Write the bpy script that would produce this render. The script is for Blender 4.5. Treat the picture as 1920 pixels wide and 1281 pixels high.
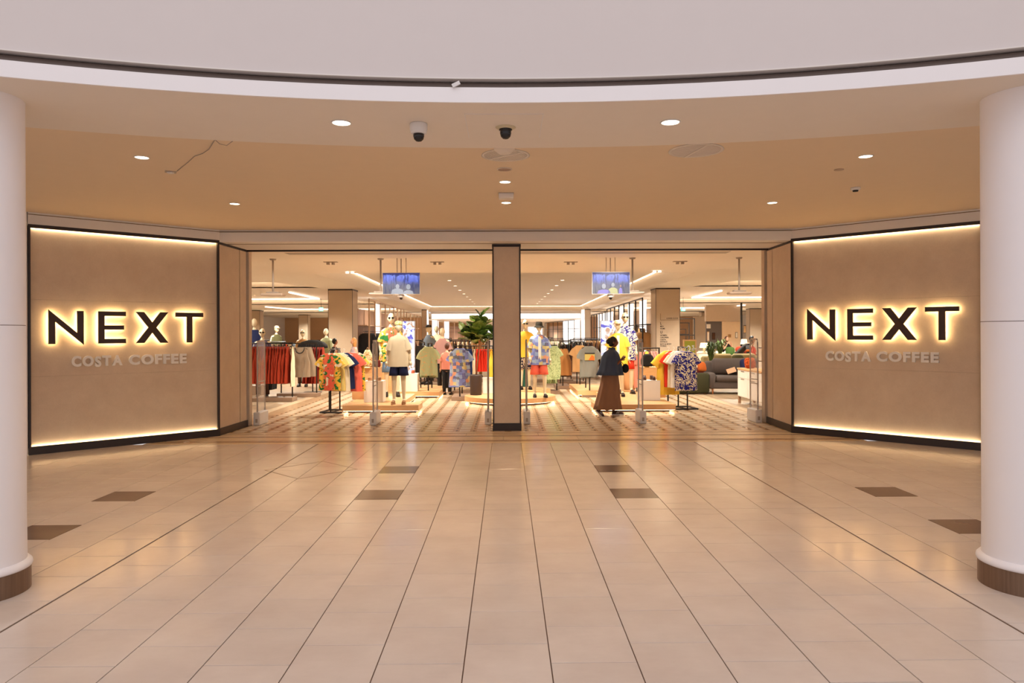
import bpy, math, random
from mathutils import Vector, Matrix
random.seed(7)
PI = math.pi
sc = bpy.context.scene
for o in list(bpy.data.objects): bpy.data.objects.remove(o)
C = sc.collection

# ------------------------------------------------------------------ camera
FP, CH, YAW, ROLL = 1310.0, 1.70, math.atan(11/1310.0), .004
Fv = Vector((math.sin(YAW), math.cos(YAW), 0)); Rv0 = Vector((math.cos(YAW), -math.sin(YAW), 0))
Uv = (Vector((0, 0, 1)) + ROLL*Rv0).normalized(); Rv = Fv.cross(Uv).normalized()
cd = bpy.data.cameras.new('camera'); cam = bpy.data.objects.new('camera', cd); C.objects.link(cam)
cam.matrix_world = Matrix(((Rv.x, Uv.x, -Fv.x, 0), (Rv.y, Uv.y, -Fv.y, 0), (Rv.z, Uv.z, -Fv.z, CH), (0, 0, 0, 1)))
cd.sensor_width = 36; cd.lens = FP/1920*36; cd.shift_y = -16.5/1920; cd.clip_end = 300
sc.camera = cam
def ray(px, py):
    return Fv + ((px-960)/FP)*Rv - ((py-624)/FP)*Uv
def fl(px, py, z=0.0):
    v = ray(px, py); t = (z-CH)/v.z
    return Vector((v.x*t, v.y*t, z))
def at(px, py, Y):
    v = ray(px, py); t = Y/v.y
    return Vector((v.x*t, Y, CH+v.z*t))

# ------------------------------------------------------------------ light and exposure
sc.view_settings.view_transform = 'Standard'; sc.view_settings.look = 'None'
sc.view_settings.gamma = 1; sc.view_settings.use_curve_mapping = False
sc.view_settings.exposure = 0.0
w = bpy.data.worlds.new('world'); sc.world = w; w.use_nodes = True
w.node_tree.nodes['Background'].inputs[0].default_value = (1, .945, .965, 1)
w.node_tree.nodes['Background'].inputs[1].default_value = .81
WARM = (1, .94, .80)
MALL_W, SHOP_W, SKY_W = 80, 440, 210
def area(name, loc, sx, sy, power, col, rot=(0, 0, 0)):
    l = bpy.data.lights.new(name, 'AREA'); l.shape = 'RECTANGLE'; l.size = sx; l.size_y = sy; l.energy = power; l.color = col
    o = bpy.data.objects.new(name, l); C.objects.link(o); o.location = loc; o.rotation_euler = rot
    return o
area('atrium_skylight', (0, -4.0, 9.5), 12, 9, SKY_W, (1, .93, .98), (math.radians(8), 0, 0))
spot_data = {}
def spot(loc, power, col=WARM, size=120, blend=.6, radius=.06):
    k = (power, col, size)
    if k not in spot_data:
        l = bpy.data.lights.new('spot_beam', 'SPOT'); l.energy = power; l.color = col
        l.spot_size = math.radians(size); l.spot_blend = blend; l.shadow_soft_size = radius
        spot_data[k] = l
    o = bpy.data.objects.new('spot_beam', spot_data[k]); C.objects.link(o); o.location = loc
    return o

# ------------------------------------------------------------------ materials
def lin(c):
    return tuple(((v/255)/12.92 if v/255 <= .04045 else ((v/255+.055)/1.055)**2.4) for v in c)
class NT:
    def __init__(s, name):
        s.m = bpy.data.materials.new(name); s.m.use_nodes = True; s.t = s.m.node_tree
        s.b = s.t.nodes['Principled BSDF']
    def n(s, typ, **kw):
        nd = s.t.nodes.new(typ)
        for k, v in kw.items():
            if k in nd.inputs.keys(): nd.inputs[k].default_value = v
            else: setattr(nd, k, v)
        return nd
    def l(s, a, b): s.t.links.new(a, b)
    def ramp(s, fac, stops, interp='LINEAR'):
        r = s.n('ShaderNodeValToRGB'); r.color_ramp.interpolation = interp
        e = r.color_ramp.elements
        while len(e) < len(stops): e.new(.5)
        for i, (p, c) in enumerate(stops):
            e[i].position = p; e[i].color = (*c, 1)
        s.l(fac, r.inputs[0]); return r.outputs[0]
    def mix(s, fac, a, b, mode='MIX'):
        m = s.n('ShaderNodeMix', data_type='RGBA', blend_type=mode)
        for sock, v in ((m.inputs[0], fac), (m.inputs[6], a), (m.inputs[7], b)):
            if hasattr(v, 'is_output') or isinstance(v, bpy.types.NodeSocket): s.l(v, sock)
            elif isinstance(v, (int, float)): sock.default_value = v
            else: sock.default_value = (*v, 1)
        return m.outputs[2]
    def math(s, op, a, b=0.0, c=None):
        m = s.n('ShaderNodeMath', operation=op)
        for i, v in enumerate((a, b) if c is None else (a, b, c)):
            if isinstance(v, bpy.types.NodeSocket): s.l(v, m.inputs[i])
            else: m.inputs[i].default_value = v
        return m.outputs[0]
    def co(s, kind='Object', scale=(1, 1, 1)):
        t = s.n('ShaderNodeTexCoord'); mp = s.n('ShaderNodeMapping'); mp.inputs['Scale'].default_value = scale
        s.l(t.outputs[kind], mp.inputs[0]); return mp.outputs[0]
    def world(s, scale=(1, 1, 1)):
        t = s.n('ShaderNodeNewGeometry'); mp = s.n('ShaderNodeMapping'); mp.inputs['Scale'].default_value = scale
        s.l(t.outputs['Position'], mp.inputs[0]); return mp.outputs[0]
    def noise(s, vec, scale=5, detail=3, rough=.5):
        n = s.n('ShaderNodeTexNoise'); n.inputs['Scale'].default_value = scale; n.inputs['Detail'].default_value = detail
        n.inputs['Roughness'].default_value = rough; s.l(vec, n.inputs['Vector']); return n.outputs['Fac']
    def base(s, c):
        if isinstance(c, bpy.types.NodeSocket): s.l(c, s.b.inputs['Base Color'])
        else: s.b.inputs['Base Color'].default_value = (*c, 1)
    def set(s, rough=.6, metal=0, spec=.5):
        s.b.inputs['Roughness'].default_value = rough; s.b.inputs['Metallic'].default_value = metal
        s.b.inputs['Specular IOR Level'].default_value = spec; return s
    def bump(s, h, strength=.2, dist=.01):
        b = s.n('ShaderNodeBump'); b.inputs['Strength'].default_value = strength; b.inputs['Distance'].default_value = dist
        s.l(h, b.inputs['Height']); s.l(b.outputs[0], s.b.inputs['Normal'])
_mc = {}
def plain(name, c, rough=.6, metal=0, spec=.5, vary=.04):
    k = (name, c, rough)
    if k in _mc: return _mc[k]
    t = NT(name); c = lin(c)
    n = t.noise(t.co('Object'), 6, 3)
    t.base(t.mix(n, tuple(v*(1-vary) for v in c), tuple(min(1, v*(1+vary)) for v in c)))
    t.set(rough, metal, spec); _mc[k] = t.m; return t.m
def emit(name, c, strength, base=(240, 230, 215)):
    k = (name, c, strength)
    if k in _mc: return _mc[k]
    t = NT(name); t.base(lin(base)); t.b.inputs['Emission Color'].default_value = (*c, 1)
    t.b.inputs['Emission Strength'].default_value = strength; _mc[k] = t.m; return t.m
def m_tile(name, c1, c2, rough=.14, rnd=True, bumps=.045):
    t = NT(name); v = t.world()
    n1 = t.noise(v, 2.2, 5, .6); n2 = t.noise(t.world((1, 3, 1)), 9, 4, .6)
    col = t.mix(t.ramp(n1, [(.3, (0, 0, 0)), (.7, (1, 1, 1))]), lin(c1), lin(c2))
    col = t.mix(t.math('MULTIPLY', n2, .18), col, lin(tuple(min(255, x+22) for x in c2)))
    if rnd:
        oi = t.n('ShaderNodeObjectInfo')
        hv = t.n('ShaderNodeHueSaturation'); t.l(t.math('MULTIPLY_ADD', oi.outputs['Random'], .05, .975), hv.inputs['Value']); t.l(col, hv.inputs['Color'])
        col = hv.outputs[0]
    t.base(col); t.set(rough, 0, .5)
    rr = t.math('MULTIPLY_ADD', t.noise(v, 1.3, 4), .16, rough-.06); t.l(rr, t.b.inputs['Roughness'])
    t.bump(t.noise(v, 2.6, 2), bumps, .02)
    return t.m
M = {}
M['tile'] = m_tile('limestone_tile', (205, 189, 178), (217, 203, 192))
M['tile_dark'] = m_tile('brown_marble_tile', (84, 62, 50), (124, 98, 82), .16)
M['grout'] = plain('grout', (112, 86, 70), .8)
M['joint'] = plain('joint_strip', (122, 98, 80), .55)
M['brass'] = plain('brass_strip', (120, 96, 66), .35, .6)
M['inlay_base'] = m_tile('shop_floor_brown', (174, 142, 108), (188, 156, 122), .22)
M['inlay_light'] = m_tile('shop_floor_cream', (210, 188, 160), (222, 202, 176), .22)
M['inlay_dark'] = m_tile('shop_floor_dark', (138, 102, 72), (150, 114, 82), .22)
M['band_light'] = m_tile('threshold_cream', (214, 186, 152), (226, 200, 168), .2)
def m_wood(name, c1, c2, rough=.45, sc_=(1, 14, 14), planks=None):
    t = NT(name); v = t.co('Object', sc_) if not planks else t.world((1, .12, 1))
    n = t.noise(v, 4 if not planks else 14, 5, .65)
    col = t.mix(t.ramp(n, [(.3, (0, 0, 0)), (.7, (1, 1, 1))]), lin(c1), lin(c2))
    if planks:
        b = t.n('ShaderNodeTexBrick'); b.offset = .37; b.inputs['Scale'].default_value = 1
        b.inputs['Brick Width'].default_value = 1.4; b.inputs['Row Height'].default_value = .18; b.inputs['Mortar Size'].default_value = .004
        b.inputs['Color1'].default_value = (.8, .8, .8, 1); b.inputs['Color2'].default_value = (1, 1, 1, 1); b.inputs['Mortar'].default_value = (.35, .3, .28, 1)
        mp = t.n('ShaderNodeMapping'); mp.inputs['Rotation'].default_value = (0, 0, PI/2)
        g = t.n('ShaderNodeNewGeometry'); t.l(g.outputs['Position'], mp.inputs[0]); t.l(mp.outputs[0], b.inputs['Vector'])
        col = t.mix(1.0, col, b.outputs['Color'], 'MULTIPLY')
    t.base(col); t.set(rough); return t.m
M['plank_floor'] = m_wood('shop_plank_floor', (172, 148, 120), (188, 162, 134), .35, planks=True)
M['oak'] = m_wood('pale_oak', (214, 164, 112), (228, 182, 130), .45)
M['oak_brown'] = m_wood('brown_veneer', (150, 112, 84), (170, 130, 100), .5, (14, 14, 1))
M['white_paint'] = plain('white_paint', (232, 226, 222), .65, vary=.015)
M['ceiling'] = plain('ceiling_paint', (232, 222, 210), .8, vary=.02)
M['col_paint'] = plain('column_paint', (243, 238, 240), .5, vary=.015)
M['dark_bronze'] = plain('dark_bronze_trim', (44, 32, 27), .4, .1)
M['black'] = plain('black_metal', (34, 27, 24), .45, .2)
M['blackfab'] = plain('black_fabric', (26, 24, 27), .85)
M['grey_pipe'] = plain('grey_pipe', (120, 106, 100), .5, vary=.1)
M['chrome'] = plain('brushed_steel', (180, 172, 165), .3, .8)
M['white_plastic'] = plain('white_plastic', (228, 224, 222), .4)
M['plinth_white'] = plain('white_laminate', (240, 232, 222), .5)
M['greyplastic'] = plain('grey_plastic', (172, 158, 146), .5)
M['lens'] = plain('dome_glass', (22, 20, 22), .08)
M['mannequin'] = plain('mannequin_cream', (228, 212, 180), .42)
M['lamp'] = emit('lamp_lens', (1, .84, .62), 9)
M['cove'] = emit('cove_led', (1, .78, .52), 9)
M['cove_cool'] = emit('cool_led', (1, .9, .8), 2.6)
M['plinth_led'] = emit('plinth_led', (1, .80, .52), 16)
M['sign_led'] = emit('sign_led', (1, .74, .36), 16)
M['strip_led'] = emit('strip_led', (1, .80, .50), 34)
M['lightbox'] = emit('lightbox', (1, .98, .97), 1.6)
def m_panel():
    t = NT('stone_effect_panel'); v = t.world()
    n1 = t.noise(v, 3, 6, .7); n2 = t.noise(v, 60, 3, .6)
    col = t.mix(t.ramp(n1, [(.3, (0, 0, 0)), (.72, (1, 1, 1))]), lin((216, 192, 168)), lin((230, 208, 184)))
    col = t.mix(t.math('MULTIPLY', n2, .35), col, lin((190, 164, 138)))
    t.base(col); t.set(.7); t.bump(n2, .25, .004); return t.m
M['panel'] = m_panel()
def m_base():
    t = NT('bronze_skirting'); n = t.noise(t.co('Object', (9, 9, .15)), 7, 5, .7)
    t.base(t.mix(n, lin((92, 70, 56)), lin((150, 122, 100)))); t.set(.38, .5); return t.m
M['base'] = m_base()
def m_glass(name='clear_acrylic', tint=(.93, .9, .88), alpha=.22):
    t = NT(name); t.base(tint); t.set(.08); t.b.inputs['Alpha'].default_value = alpha; return t.m
M['acrylic'] = m_glass()
# cloth -----------------------------------------------------------
def cloth(c, name=None):
    return plain(name or 'cloth', c, .85, 0, .25, .06)
def m_print(name, bg, fg, scale=9, th=.5, third=None, dist=2.5):
    t = NT(name); v = t.co('Object')
    n = t.n('ShaderNodeTexNoise'); n.inputs['Scale'].default_value = scale; n.inputs['Detail'].default_value = .6; n.inputs['Distortion'].default_value = dist; t.l(v, n.inputs['Vector'])
    m = t.ramp(n.outputs['Fac'], [(th-.02, (0, 0, 0)), (th+.02, (1, 1, 1))])
    col = t.mix(m, lin(bg), lin(fg))
    if third:
        n2 = t.noise(v, scale*.55, 1); col = t.mix(t.ramp(n2, [(.56, (0, 0, 0)), (.6, (1, 1, 1))]), col, lin(third))
    t.base(col); t.set(.85, 0, .2); return t.m
M['navy_floral'] = m_print('navy_cream_print', (222, 206, 176), (40, 36, 116), 11, .49)
M['mono_floral'] = m_print('dark_cream_print', (214, 196, 168), (40, 36, 58), 12, .48)
M['sage_print'] = m_print('sage_print', (150, 150, 108), (176, 140, 96), 10, .62)
M['green_stripe'] = m_print('pale_green_print', (176, 188, 138), (140, 154, 106), 10, .55)
def m_tropic():
    t = NT('tropical_print'); v = t.co('Object'); sx = t.n('ShaderNodeSeparateXYZ'); t.l(v, sx.inputs[0])
    wob = t.math('ADD', t.math('ABSOLUTE', sx.outputs['X']), t.math('MULTIPLY', t.noise(v, 6, 2), .22))
    col = t.ramp(wob, [(.12, lin((235, 96, 74))), (.22, lin((240, 120, 80))), (.27, lin((246, 190, 66))), (.4, lin((246, 204, 90)))])
    n = t.n('ShaderNodeTexNoise'); n.inputs['Scale'].default_value = 5.5; n.inputs['Distortion'].default_value = 2.2; n.inputs['Detail'].default_value = 1; t.l(v, n.inputs['Vector'])
    col = t.mix(t.ramp(n.outputs['Fac'], [(.55, (0, 0, 0)), (.58, (1, 1, 1))]), col, lin((48, 120, 58)))
    n2 = t.noise(v, 13, 0); col = t.mix(t.ramp(n2, [(.66, (0, 0, 0)), (.69, (1, 1, 1))]), col, lin((244, 222, 190)))
    t.base(col); t.set(.8, 0, .2); return t.m
M['tropic'] = m_tropic()
def m_patch():
    t = NT('patchwork_print'); v = t.co('Object'); b = t.n('ShaderNodeTexVoronoi'); b.distance = 'CHEBYCHEV'; b.inputs['Scale'].default_value = 12; b.inputs['Randomness'].default_value = .6; t.l(v, b.inputs['Vector'])
    s = t.n('ShaderNodeSeparateColor'); t.l(b.outputs['Color'], s.inputs[0])
    col = t.ramp(s.outputs[0], [(0, lin((92, 104, 176))), (.3, lin((128, 150, 190))), (.5, lin((60, 50, 120))), (.62, lin((150, 165, 180))), (.75, lin((206, 180, 92))), (.86, lin((222, 140, 80))), (.94, lin((60, 62, 70)))], 'CONSTANT')
    col = t.mix(t.math('MULTIPLY', t.noise(v, 30, 3), .5), col, lin((176, 176, 186)))
    t.base(col); t.set(.85, 0, .2); return t.m
M['patch'] = m_patch()
def m_plaid():
    t = NT('plaid_wool'); v = t.co('Object'); a = t.n('ShaderNodeTexWave', bands_direction='X'); a.inputs['Scale'].default_value = 6; t.l(v, a.inputs['Vector'])
    b = t.n('ShaderNodeTexWave', bands_direction='Z'); b.inputs['Scale'].default_value = 6; t.l(v, b.inputs['Vector'])
    col = t.mix(t.ramp(a.outputs['Fac'], [(.7, (0, 0, 0)), (.85, (1, 1, 1))]), lin((52, 46, 76)), lin((104, 78, 92)))
    col = t.mix(t.ramp(b.outputs['Fac'], [(.7, (0, 0, 0)), (.85, (.7, .7, .7))]), col, lin((112, 104, 130)))
    t.base(col); t.set(.85); return t.m
M['plaid'] = m_plaid()

# ------------------------------------------------------------------ mesh building
class MB:
    def __init__(s): s.v = []; s.f = []
    def add(s, vs, fs, mat=None):
        k = len(s.v)
        s.v += [tuple(mat @ Vector(p)) if mat else tuple(p) for p in vs]
        s.f += [tuple(i+k for i in f) for f in fs]; return s
    def box(s, x0, x1, y0, y1, z0, z1, mat=None, b=0):
        if b:
            vs = []; X = (x0, x1); Y = (y0, y1); Z = (z0, z1)
            for iz in (0, 1):
                for iy in (0, 1):
                    for ix in (0, 1):
                        sx, sy, sz = (1-2*ix), (1-2*iy), (1-2*iz)
                        vs += [(X[ix], Y[iy]+sy*b, Z[iz]+sz*b), (X[ix]+sx*b, Y[iy], Z[iz]+sz*b), (X[ix]+sx*b, Y[iy]+sy*b, Z[iz])]
            def c(ix, iy, iz, k): return (iz*4+iy*2+ix)*3+k
            fs = []
            for i in (0, 1):
                q = [c(i, 0, 0, 0), c(i, 1, 0, 0), c(i, 1, 1, 0), c(i, 0, 1, 0)]; fs.append(q if i else q[::-1])
                q = [c(0, i, 0, 1), c(0, i, 1, 1), c(1, i, 1, 1), c(1, i, 0, 1)]; fs.append(q if i else q[::-1])
                q = [c(0, 0, i, 2), c(1, 0, i, 2), c(1, 1, i, 2), c(0, 1, i, 2)]; fs.append(q if i else q[::-1])
            for i in (0, 1):
                for j in (0, 1):
                    q = [c(0, i, j, 1), c(1, i, j, 1), c(1, i, j, 2), c(0, i, j, 2)]; fs.append(q if i != j else q[::-1])
                    q = [c(i, 0, j, 0), c(i, 1, j, 0), c(i, 1, j, 2), c(i, 0, j, 2)]; fs.append(q[::-1] if i != j else q)
                    q = [c(i, j, 0, 0), c(i, j, 1, 0), c(i, j, 1, 1), c(i, j, 0, 1)]; fs.append(q if i != j else q[::-1])
            for ix in (0, 1):
                for iy in (0, 1):
                    for iz in (0, 1):
                        q = [c(ix, iy, iz, 0), c(ix, iy, iz, 1), c(ix, iy, iz, 2)]; fs.append(q if (ix+iy+iz) % 2 else q[::-1])
            return s.add(vs, fs, mat)
        vs = [(x, y, z) for z in (z0, z1) for y in (y0, y1) for x in (x0, x1)]
        return s.add(vs, [(0, 2, 3, 1), (4, 5, 7, 6), (0, 1, 5, 4), (2, 6, 7, 3), (0, 4, 6, 2), (1, 3, 7, 5)], mat)
    def prism(s, poly, y0, y1, mat=None):      # poly in x,z, extruded along y
        n = len(poly); vs = [(x, y0, z) for x, z in poly]+[(x, y1, z) for x, z in poly]
        fs = [tuple(range(n)), tuple(range(2*n-1, n-1, -1))]+[(i, i+n, (i+1) % n+n, (i+1) % n) for i in range(n)]
        return s.add(vs, fs, mat)
    def slab(s, poly, z0, z1, mat=None):       # poly in x,y
        n = len(poly); vs = [(x, y, z0) for x, y in poly]+[(x, y, z1) for x, y in poly]
        fs = [tuple(range(n-1, -1, -1)), tuple(range(n, 2*n))]+[(i, (i+1) % n, (i+1) % n+n, i+n) for i in range(n)]
        return s.add(vs, fs, mat)
    def lathe(s, prof, n=24, mat=None, cx=0, cy=0, cap=True):   # prof [(r,z)]
        vs = [(cx+r*math.cos(2*PI*i/n), cy+r*math.sin(2*PI*i/n), z) for r, z in prof for i in range(n)]
        fs = [(a*n+i, a*n+(i+1) % n, (a+1)*n+(i+1) % n, (a+1)*n+i) for a in range(len(prof)-1) for i in range(n)]
        if cap: fs += [tuple(range(n-1, -1, -1)), tuple((len(prof)-1)*n+i for i in range(n))]
        return s.add(vs, fs, mat)
    def loft(s, rings, cap=True, mat=None):
        n = len(rings[0]); vs = [p for r in rings for p in r]
        fs = [(a*n+i, a*n+(i+1) % n, (a+1)*n+(i+1) % n, (a+1)*n+i) for a in range(len(rings)-1) for i in range(n)]
        if cap: fs += [tuple(range(n-1, -1, -1)), tuple((len(rings)-1)*n+i for i in range(n))]
        return s.add(vs, fs, mat)
    def tube(s, pts, r, n=8, cap=True, mat=None, flat=1.0):
        pts = [Vector(p) for p in pts]; rings = []
        rr = r if isinstance(r, (list, tuple)) else [r]*len(pts)
        for i, p in enumerate(pts):
            d = (pts[min(i+1, len(pts)-1)]-pts[max(i-1, 0)]).normalized()
            a = Vector((0, 0, 1)) if abs(d.z) < .9 else Vector((0, 1, 0))
            u = d.cross(a).normalized(); v = u.cross(d)
            rings.append([p+rr[i]*(math.cos(2*PI*k/n)*u+math.sin(2*PI*k/n)*v*flat) for k in range(n)])
        return s.loft(rings, cap, mat)
    def beam(s, p, q, wd=.025):
        return s.tube([p, q], wd*.707, 4)
    def ball(s, c, rx, ry, rz, n=12, m=8, mat=None):
        vs = []; fs = []
        for j in range(m+1):
            th = PI*j/m
            for i in range(n): vs.append((c[0]+rx*math.sin(th)*math.cos(2*PI*i/n), c[1]+ry*math.sin(th)*math.sin(2*PI*i/n), c[2]+rz*math.cos(th)))
        for j in range(m):
            for i in range(n): fs.append((j*n+i, (j+1)*n+i, (j+1)*n+(i+1) % n, j*n+(i+1) % n))
        return s.add(vs, fs, mat)
    def mesh(s, me, mat=None):
        return s.add([v.co[:] for v in me.vertices], [tuple(p.vertices) for p in me.polygons], mat)
    def data(s, name, m=None, smooth=False):
        me = bpy.data.meshes.new(name); me.from_pydata(s.v, [], s.f); me.validate()
        if smooth: me.polygons.foreach_set('use_smooth', [True]*len(me.polygons))
        if m: me.materials.append(m)
        me.update(); return me
    def build(s, name, m, parent=None, smooth=False, loc=None, rz=None):
        return inst(name, s.data(name, m, smooth), parent, loc, rz)
def inst(name, me, parent=None, loc=None, rz=None):
    o = bpy.data.objects.new(name, me); C.objects.link(o)
    if parent: o.parent = parent
    if loc is not None: o.location = loc
    if rz is not None: o.rotation_euler[2] = rz
    return o
def tag(o, label, cat, group=None):
    o['label'] = label; o['category'] = cat
    if group: o['group'] = group
    return o
def thing(name, label, cat, loc=(0, 0, 0), rz=0, group=None):
    o = bpy.data.objects.new(name, None); C.objects.link(o); o.location = loc; o.rotation_euler[2] = rz
    o.empty_display_size = .1
    return tag(o, label, cat, group)
def struct(name, mb, m, smooth=False):
    o = mb.build(name, m, None, smooth); o['kind'] = 'structure'; return o
def bx(*a, **k): return MB().box(*a, **k)

# ------------------------------------------------------------------ curved mall ceiling
RC = (0.0, -4.95)
def arc(r0, r1, z0, z1, a0=28, a1=152, n=64):
    mb = MB(); rings = []
    for i in range(n+1):
        a = math.radians(a0+(a1-a0)*i/n); c, s_ = math.cos(a), math.sin(a)
        rings.append([(RC[0]+r*c, RC[1]+r*s_, z) for r, z in ((r0, z0), (r1, z0), (r1, z1), (r0, z1))])
    return mb.loft(rings)
sof = struct('ceiling', arc(9.70, 10.87, 3.265, 3.362), M['ceiling'])
arc(9.69, 9.705, 3.262, 3.364).build('fascia_band', plain('bright_white_paint', (246, 243, 245), .6, vary=.01), sof)
struct('trim_1', arc(10.0, 10.87, 3.362, 3.60), M['ceiling'])
M['upper_paint'] = plain('upper_fascia_paint', (220, 212, 210), .65, vary=.015)
up = struct('wall_upper', arc(9.72, 10.0, 3.434, 6.2), M['upper_paint'])
arc(9.705, 9.72, 3.428, 3.436).build('edge_bead', M['white_paint'], up)
mb = MB(); pts = []
for i in range(65):
    a = math.radians(28+124*i/64); pts.append((RC[0]+9.80*math.cos(a), RC[1]+9.80*math.sin(a), 3.398))
tag(mb.tube(pts, .034, 10).build('curved_pipe', M['grey_pipe'], None, True), 'dark grey pipe curving in the shadow gap above the white ceiling band', 'pipe')
p = at(855, 158, 4.72)
tag(MB().box(-.028, .028, -.006, .006, -.012, .012, Matrix.Rotation(-.45, 4, 'Y')).build('paper_tag', M['white_plastic'], None, loc=p), 'small white tag stuck in the dark gap above the ceiling band', 'tag')
M['warm_lit_ceiling'] = plain('warm_light_ceiling_tint', (230, 209, 182), .8, vary=.02)  # warmer light behind the soffit is put into this ceiling colour
cl = struct('ceiling', arc(10.8, 22, 3.43, 3.50, 10, 170, 64), M['warm_lit_ceiling'])
struct('trim_2', arc(10.87, 10.9, 3.40, 3.60), M['ceiling'])

# ------------------------------------------------------------------ columns
for sx, side in ((-1, 'left'), (1, 'right')):
    g = thing('round_column', 'round white painted column with bronze skirting at the %s edge of the mall' % side, 'column', (sx*3.47, 4.63, 0))
    MB().lathe([(.258, .19), (.255, .5), (.255, 1.76)], 64, cap=False).build('lower_shaft', M['col_paint'], g, True)
    MB().lathe([(.255, 1.764), (.255, 3.27)], 64, cap=False).build('upper_shaft', M['col_paint'], g, True)
    MB().lathe([(.252, 1.75), (.252, 1.775)], 64, cap=False).build('shaft_joint', M['grout'], g, True)
    MB().lathe([(.25, .15), (.285, .152), (.290, .165), (.287, .18), (.272, .196), (.256, .2)], 64, cap=False).build('collar', M['col_paint'], g, True)
    MB().lathe([(.28, 0), (.28, .152)], 64, cap=False).build('skirting', M['base'], g, True)

# ------------------------------------------------------------------ mall floor
W = .446; X0 = -W/2; EX = 6.70; END = 10.78
floor = struct('floor', bx(-16, 16, -14, END, -.2, -.007), M['grout'])
EXJ = []     # tiles
def col_joints(k):
    off = (k % 2)*W/2
    ys = [EX]
    y = EX-.17-(W/2 if k % 2 else 0)*1.0
    y = 5.154-off
    lo = []
    while y > -13.5: lo.append(y); y -= W
    y = 5.154-off+W; hi = []
    while y < EX-.05: hi.append(y); y += W
    joints = sorted(lo+hi)+[EX]
    y = EX+(W if (k % 2) else W/2)*1.0
    up_ = []
    while y < END-.06: up_.append(y); y += W
    return joints+up_+[END]
tiles = []
dark = {}
for k in range(-34, 35):
    js = col_joints(k)
    for a, b in zip(js[:-1], js[1:]):
        x0 = X0+k*W; ab = abs(k)
        d = False; m_ = (a+b)/2
        if ab == 3 and (abs(m_-7.36) < .2 or abs(m_-8.68) < .15): d = True
        if ab == 9 and abs(m_-7.40) < .22: d = True
        if ab == 9 and abs(m_-6.05) < .21: d = True
        tiles.append((x0, x0+W, a, b, d))
def vis(t):
    xm = (t[0]+t[1])/2; ym = (t[2]+t[3])/2
    return ym > 3.1 and abs(xm) < .74*ym+.3 and not (abs(xm) > 6.9-(0 if ym < 9.8 else (ym-9.8)*1.05))
tiles.sort(key=lambda t: (t[2] if vis(t) else 1e3+t[2]))
tm = {}
st = MB(); std = MB(); cnt = 0
for t in tiles:
    gx0 = .009 if abs(t[0]+6.5*W) < .01 else .0030; gx1 = .009 if abs(t[1]-6.5*W) < .01 else .0030
    gx0 = .009 if abs(t[0]-6.5*W) < .01 else gx0; gx1 = .009 if abs(t[1]+6.5*W) < .01 else gx1
    ga = .005 if abs(t[2]-EX) < .01 else .0026; gb = .005 if abs(t[3]-EX) < .01 else .0026
    if (cnt < 296 and vis(t)) or t[4]:
        key = (round(t[3]-t[2], 3), gx0, gx1, ga, gb, t[4])
        if key not in tm:
            tm[key] = bx(gx0, W-gx1, ga, t[3]-t[2]-gb, -.007, 0, b=.0012).data('tile', M['tile_dark'] if t[4] else M['tile'])
        inst('tile', tm[key], floor, (t[0], t[2], 0)); cnt += 1
    else:
        st.box(t[0]+gx0, t[1]-gx1, t[2]+ga, t[3]-gb, -.007, 0)
o = st.build('floor_tiles', M['tile'], floor); o['kind'] = 'stuff'
pts = [fl(494.9, 881.7), fl(606.4, 864.9), fl(670.5, 879.8), fl(558.2, 898.5)]
mb = MB()
c_ = sum(pts, Vector())/4
for i in range(4):
    p, q = pts[i], pts[(i+1) % 4]; mb.slab([(p.x, p.y), (p.x+(c_.x-p.x)*.03, p.y+(c_.y-p.y)*.03), (q.x+(c_.x-q.x)*.03, q.y+(c_.y-q.y)*.03), (q.x, q.y)], -.004, .0012)
mb.build('diamond_inlay', M['brass'], floor)

# threshold bands + shop floor
thr = struct('floor', bx(-5.6, 5.6, END, 12.02, -.2, -.004), M['inlay_dark'])
for y0, y1 in ((10.80, 10.93), (11.0, 11.06), (11.12, 11.46), (11.56, 11.82), (11.88, 12.0)):
    wd = 1.2 if y1-y0 > .2 else 2.4
    x = -5.4-random.random()
    while x < 5.6:
        a = max(x, -5.6); b = min(x+wd, 5.6)
        bx(a+.002, b-.002, y0, y1, -.004, 0).build('threshold_tile', M['band_light'] if y1-y0 > .1 else M['inlay_base'], thr); x += wd
sf = struct('floor', bx(-5.3, 5.3, 12.02, 21.6, -.2, -.003), M['inlay_base'])
P = .300
lt = bx(0, .185, 0, .225, -.003, 0).data('inlay_tile', M['inlay_light'])
n_in = 0; sl = MB(); sd = MB()
iy = 0; y = 12.06
while y < 21.4:
    for ix in range(-17, 17):
        x = ix*P+.03
        if x < -5.05 or x > 4.85: continue
        if n_in < 290 and abs(x) < y*.385:
            inst('inlay_tile', lt, sf, (x+.055, y, 0)); n_in += 1
        else: sl.box(x+.055, x+.24, y, y+.225, -.003, 0)
        sd.box(x-.01, x+.024, y+.04, y+.14, -.003, .0004)
    y += P
o = sl.build('inlay_tiles', M['inlay_light'], sf); o['kind'] = 'stuff'
o = sd.build('dark_inlays', M['inlay_dark'], sf); o['kind'] = 'stuff'
for sx in (-1, 1):
    bx(*sorted((sx*5.12, sx*5.3)), 13.3, 21.6, -.003, .001).build('border_strip', M['band_light'], sf)
bx(-5.3, 5.3, 21.4, 21.6, -.003, .001).build('border_strip', M['band_light'], sf)
wf = struct('floor', MB().box(-24, -5.3, 12.95, 77, -.2, -.002).box(5.3, 24, 12.95, 77, -.2, -.002).box(-5.3, 5.3, 21.6, 77, -.2, -.002), M['plank_floor'])

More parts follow.
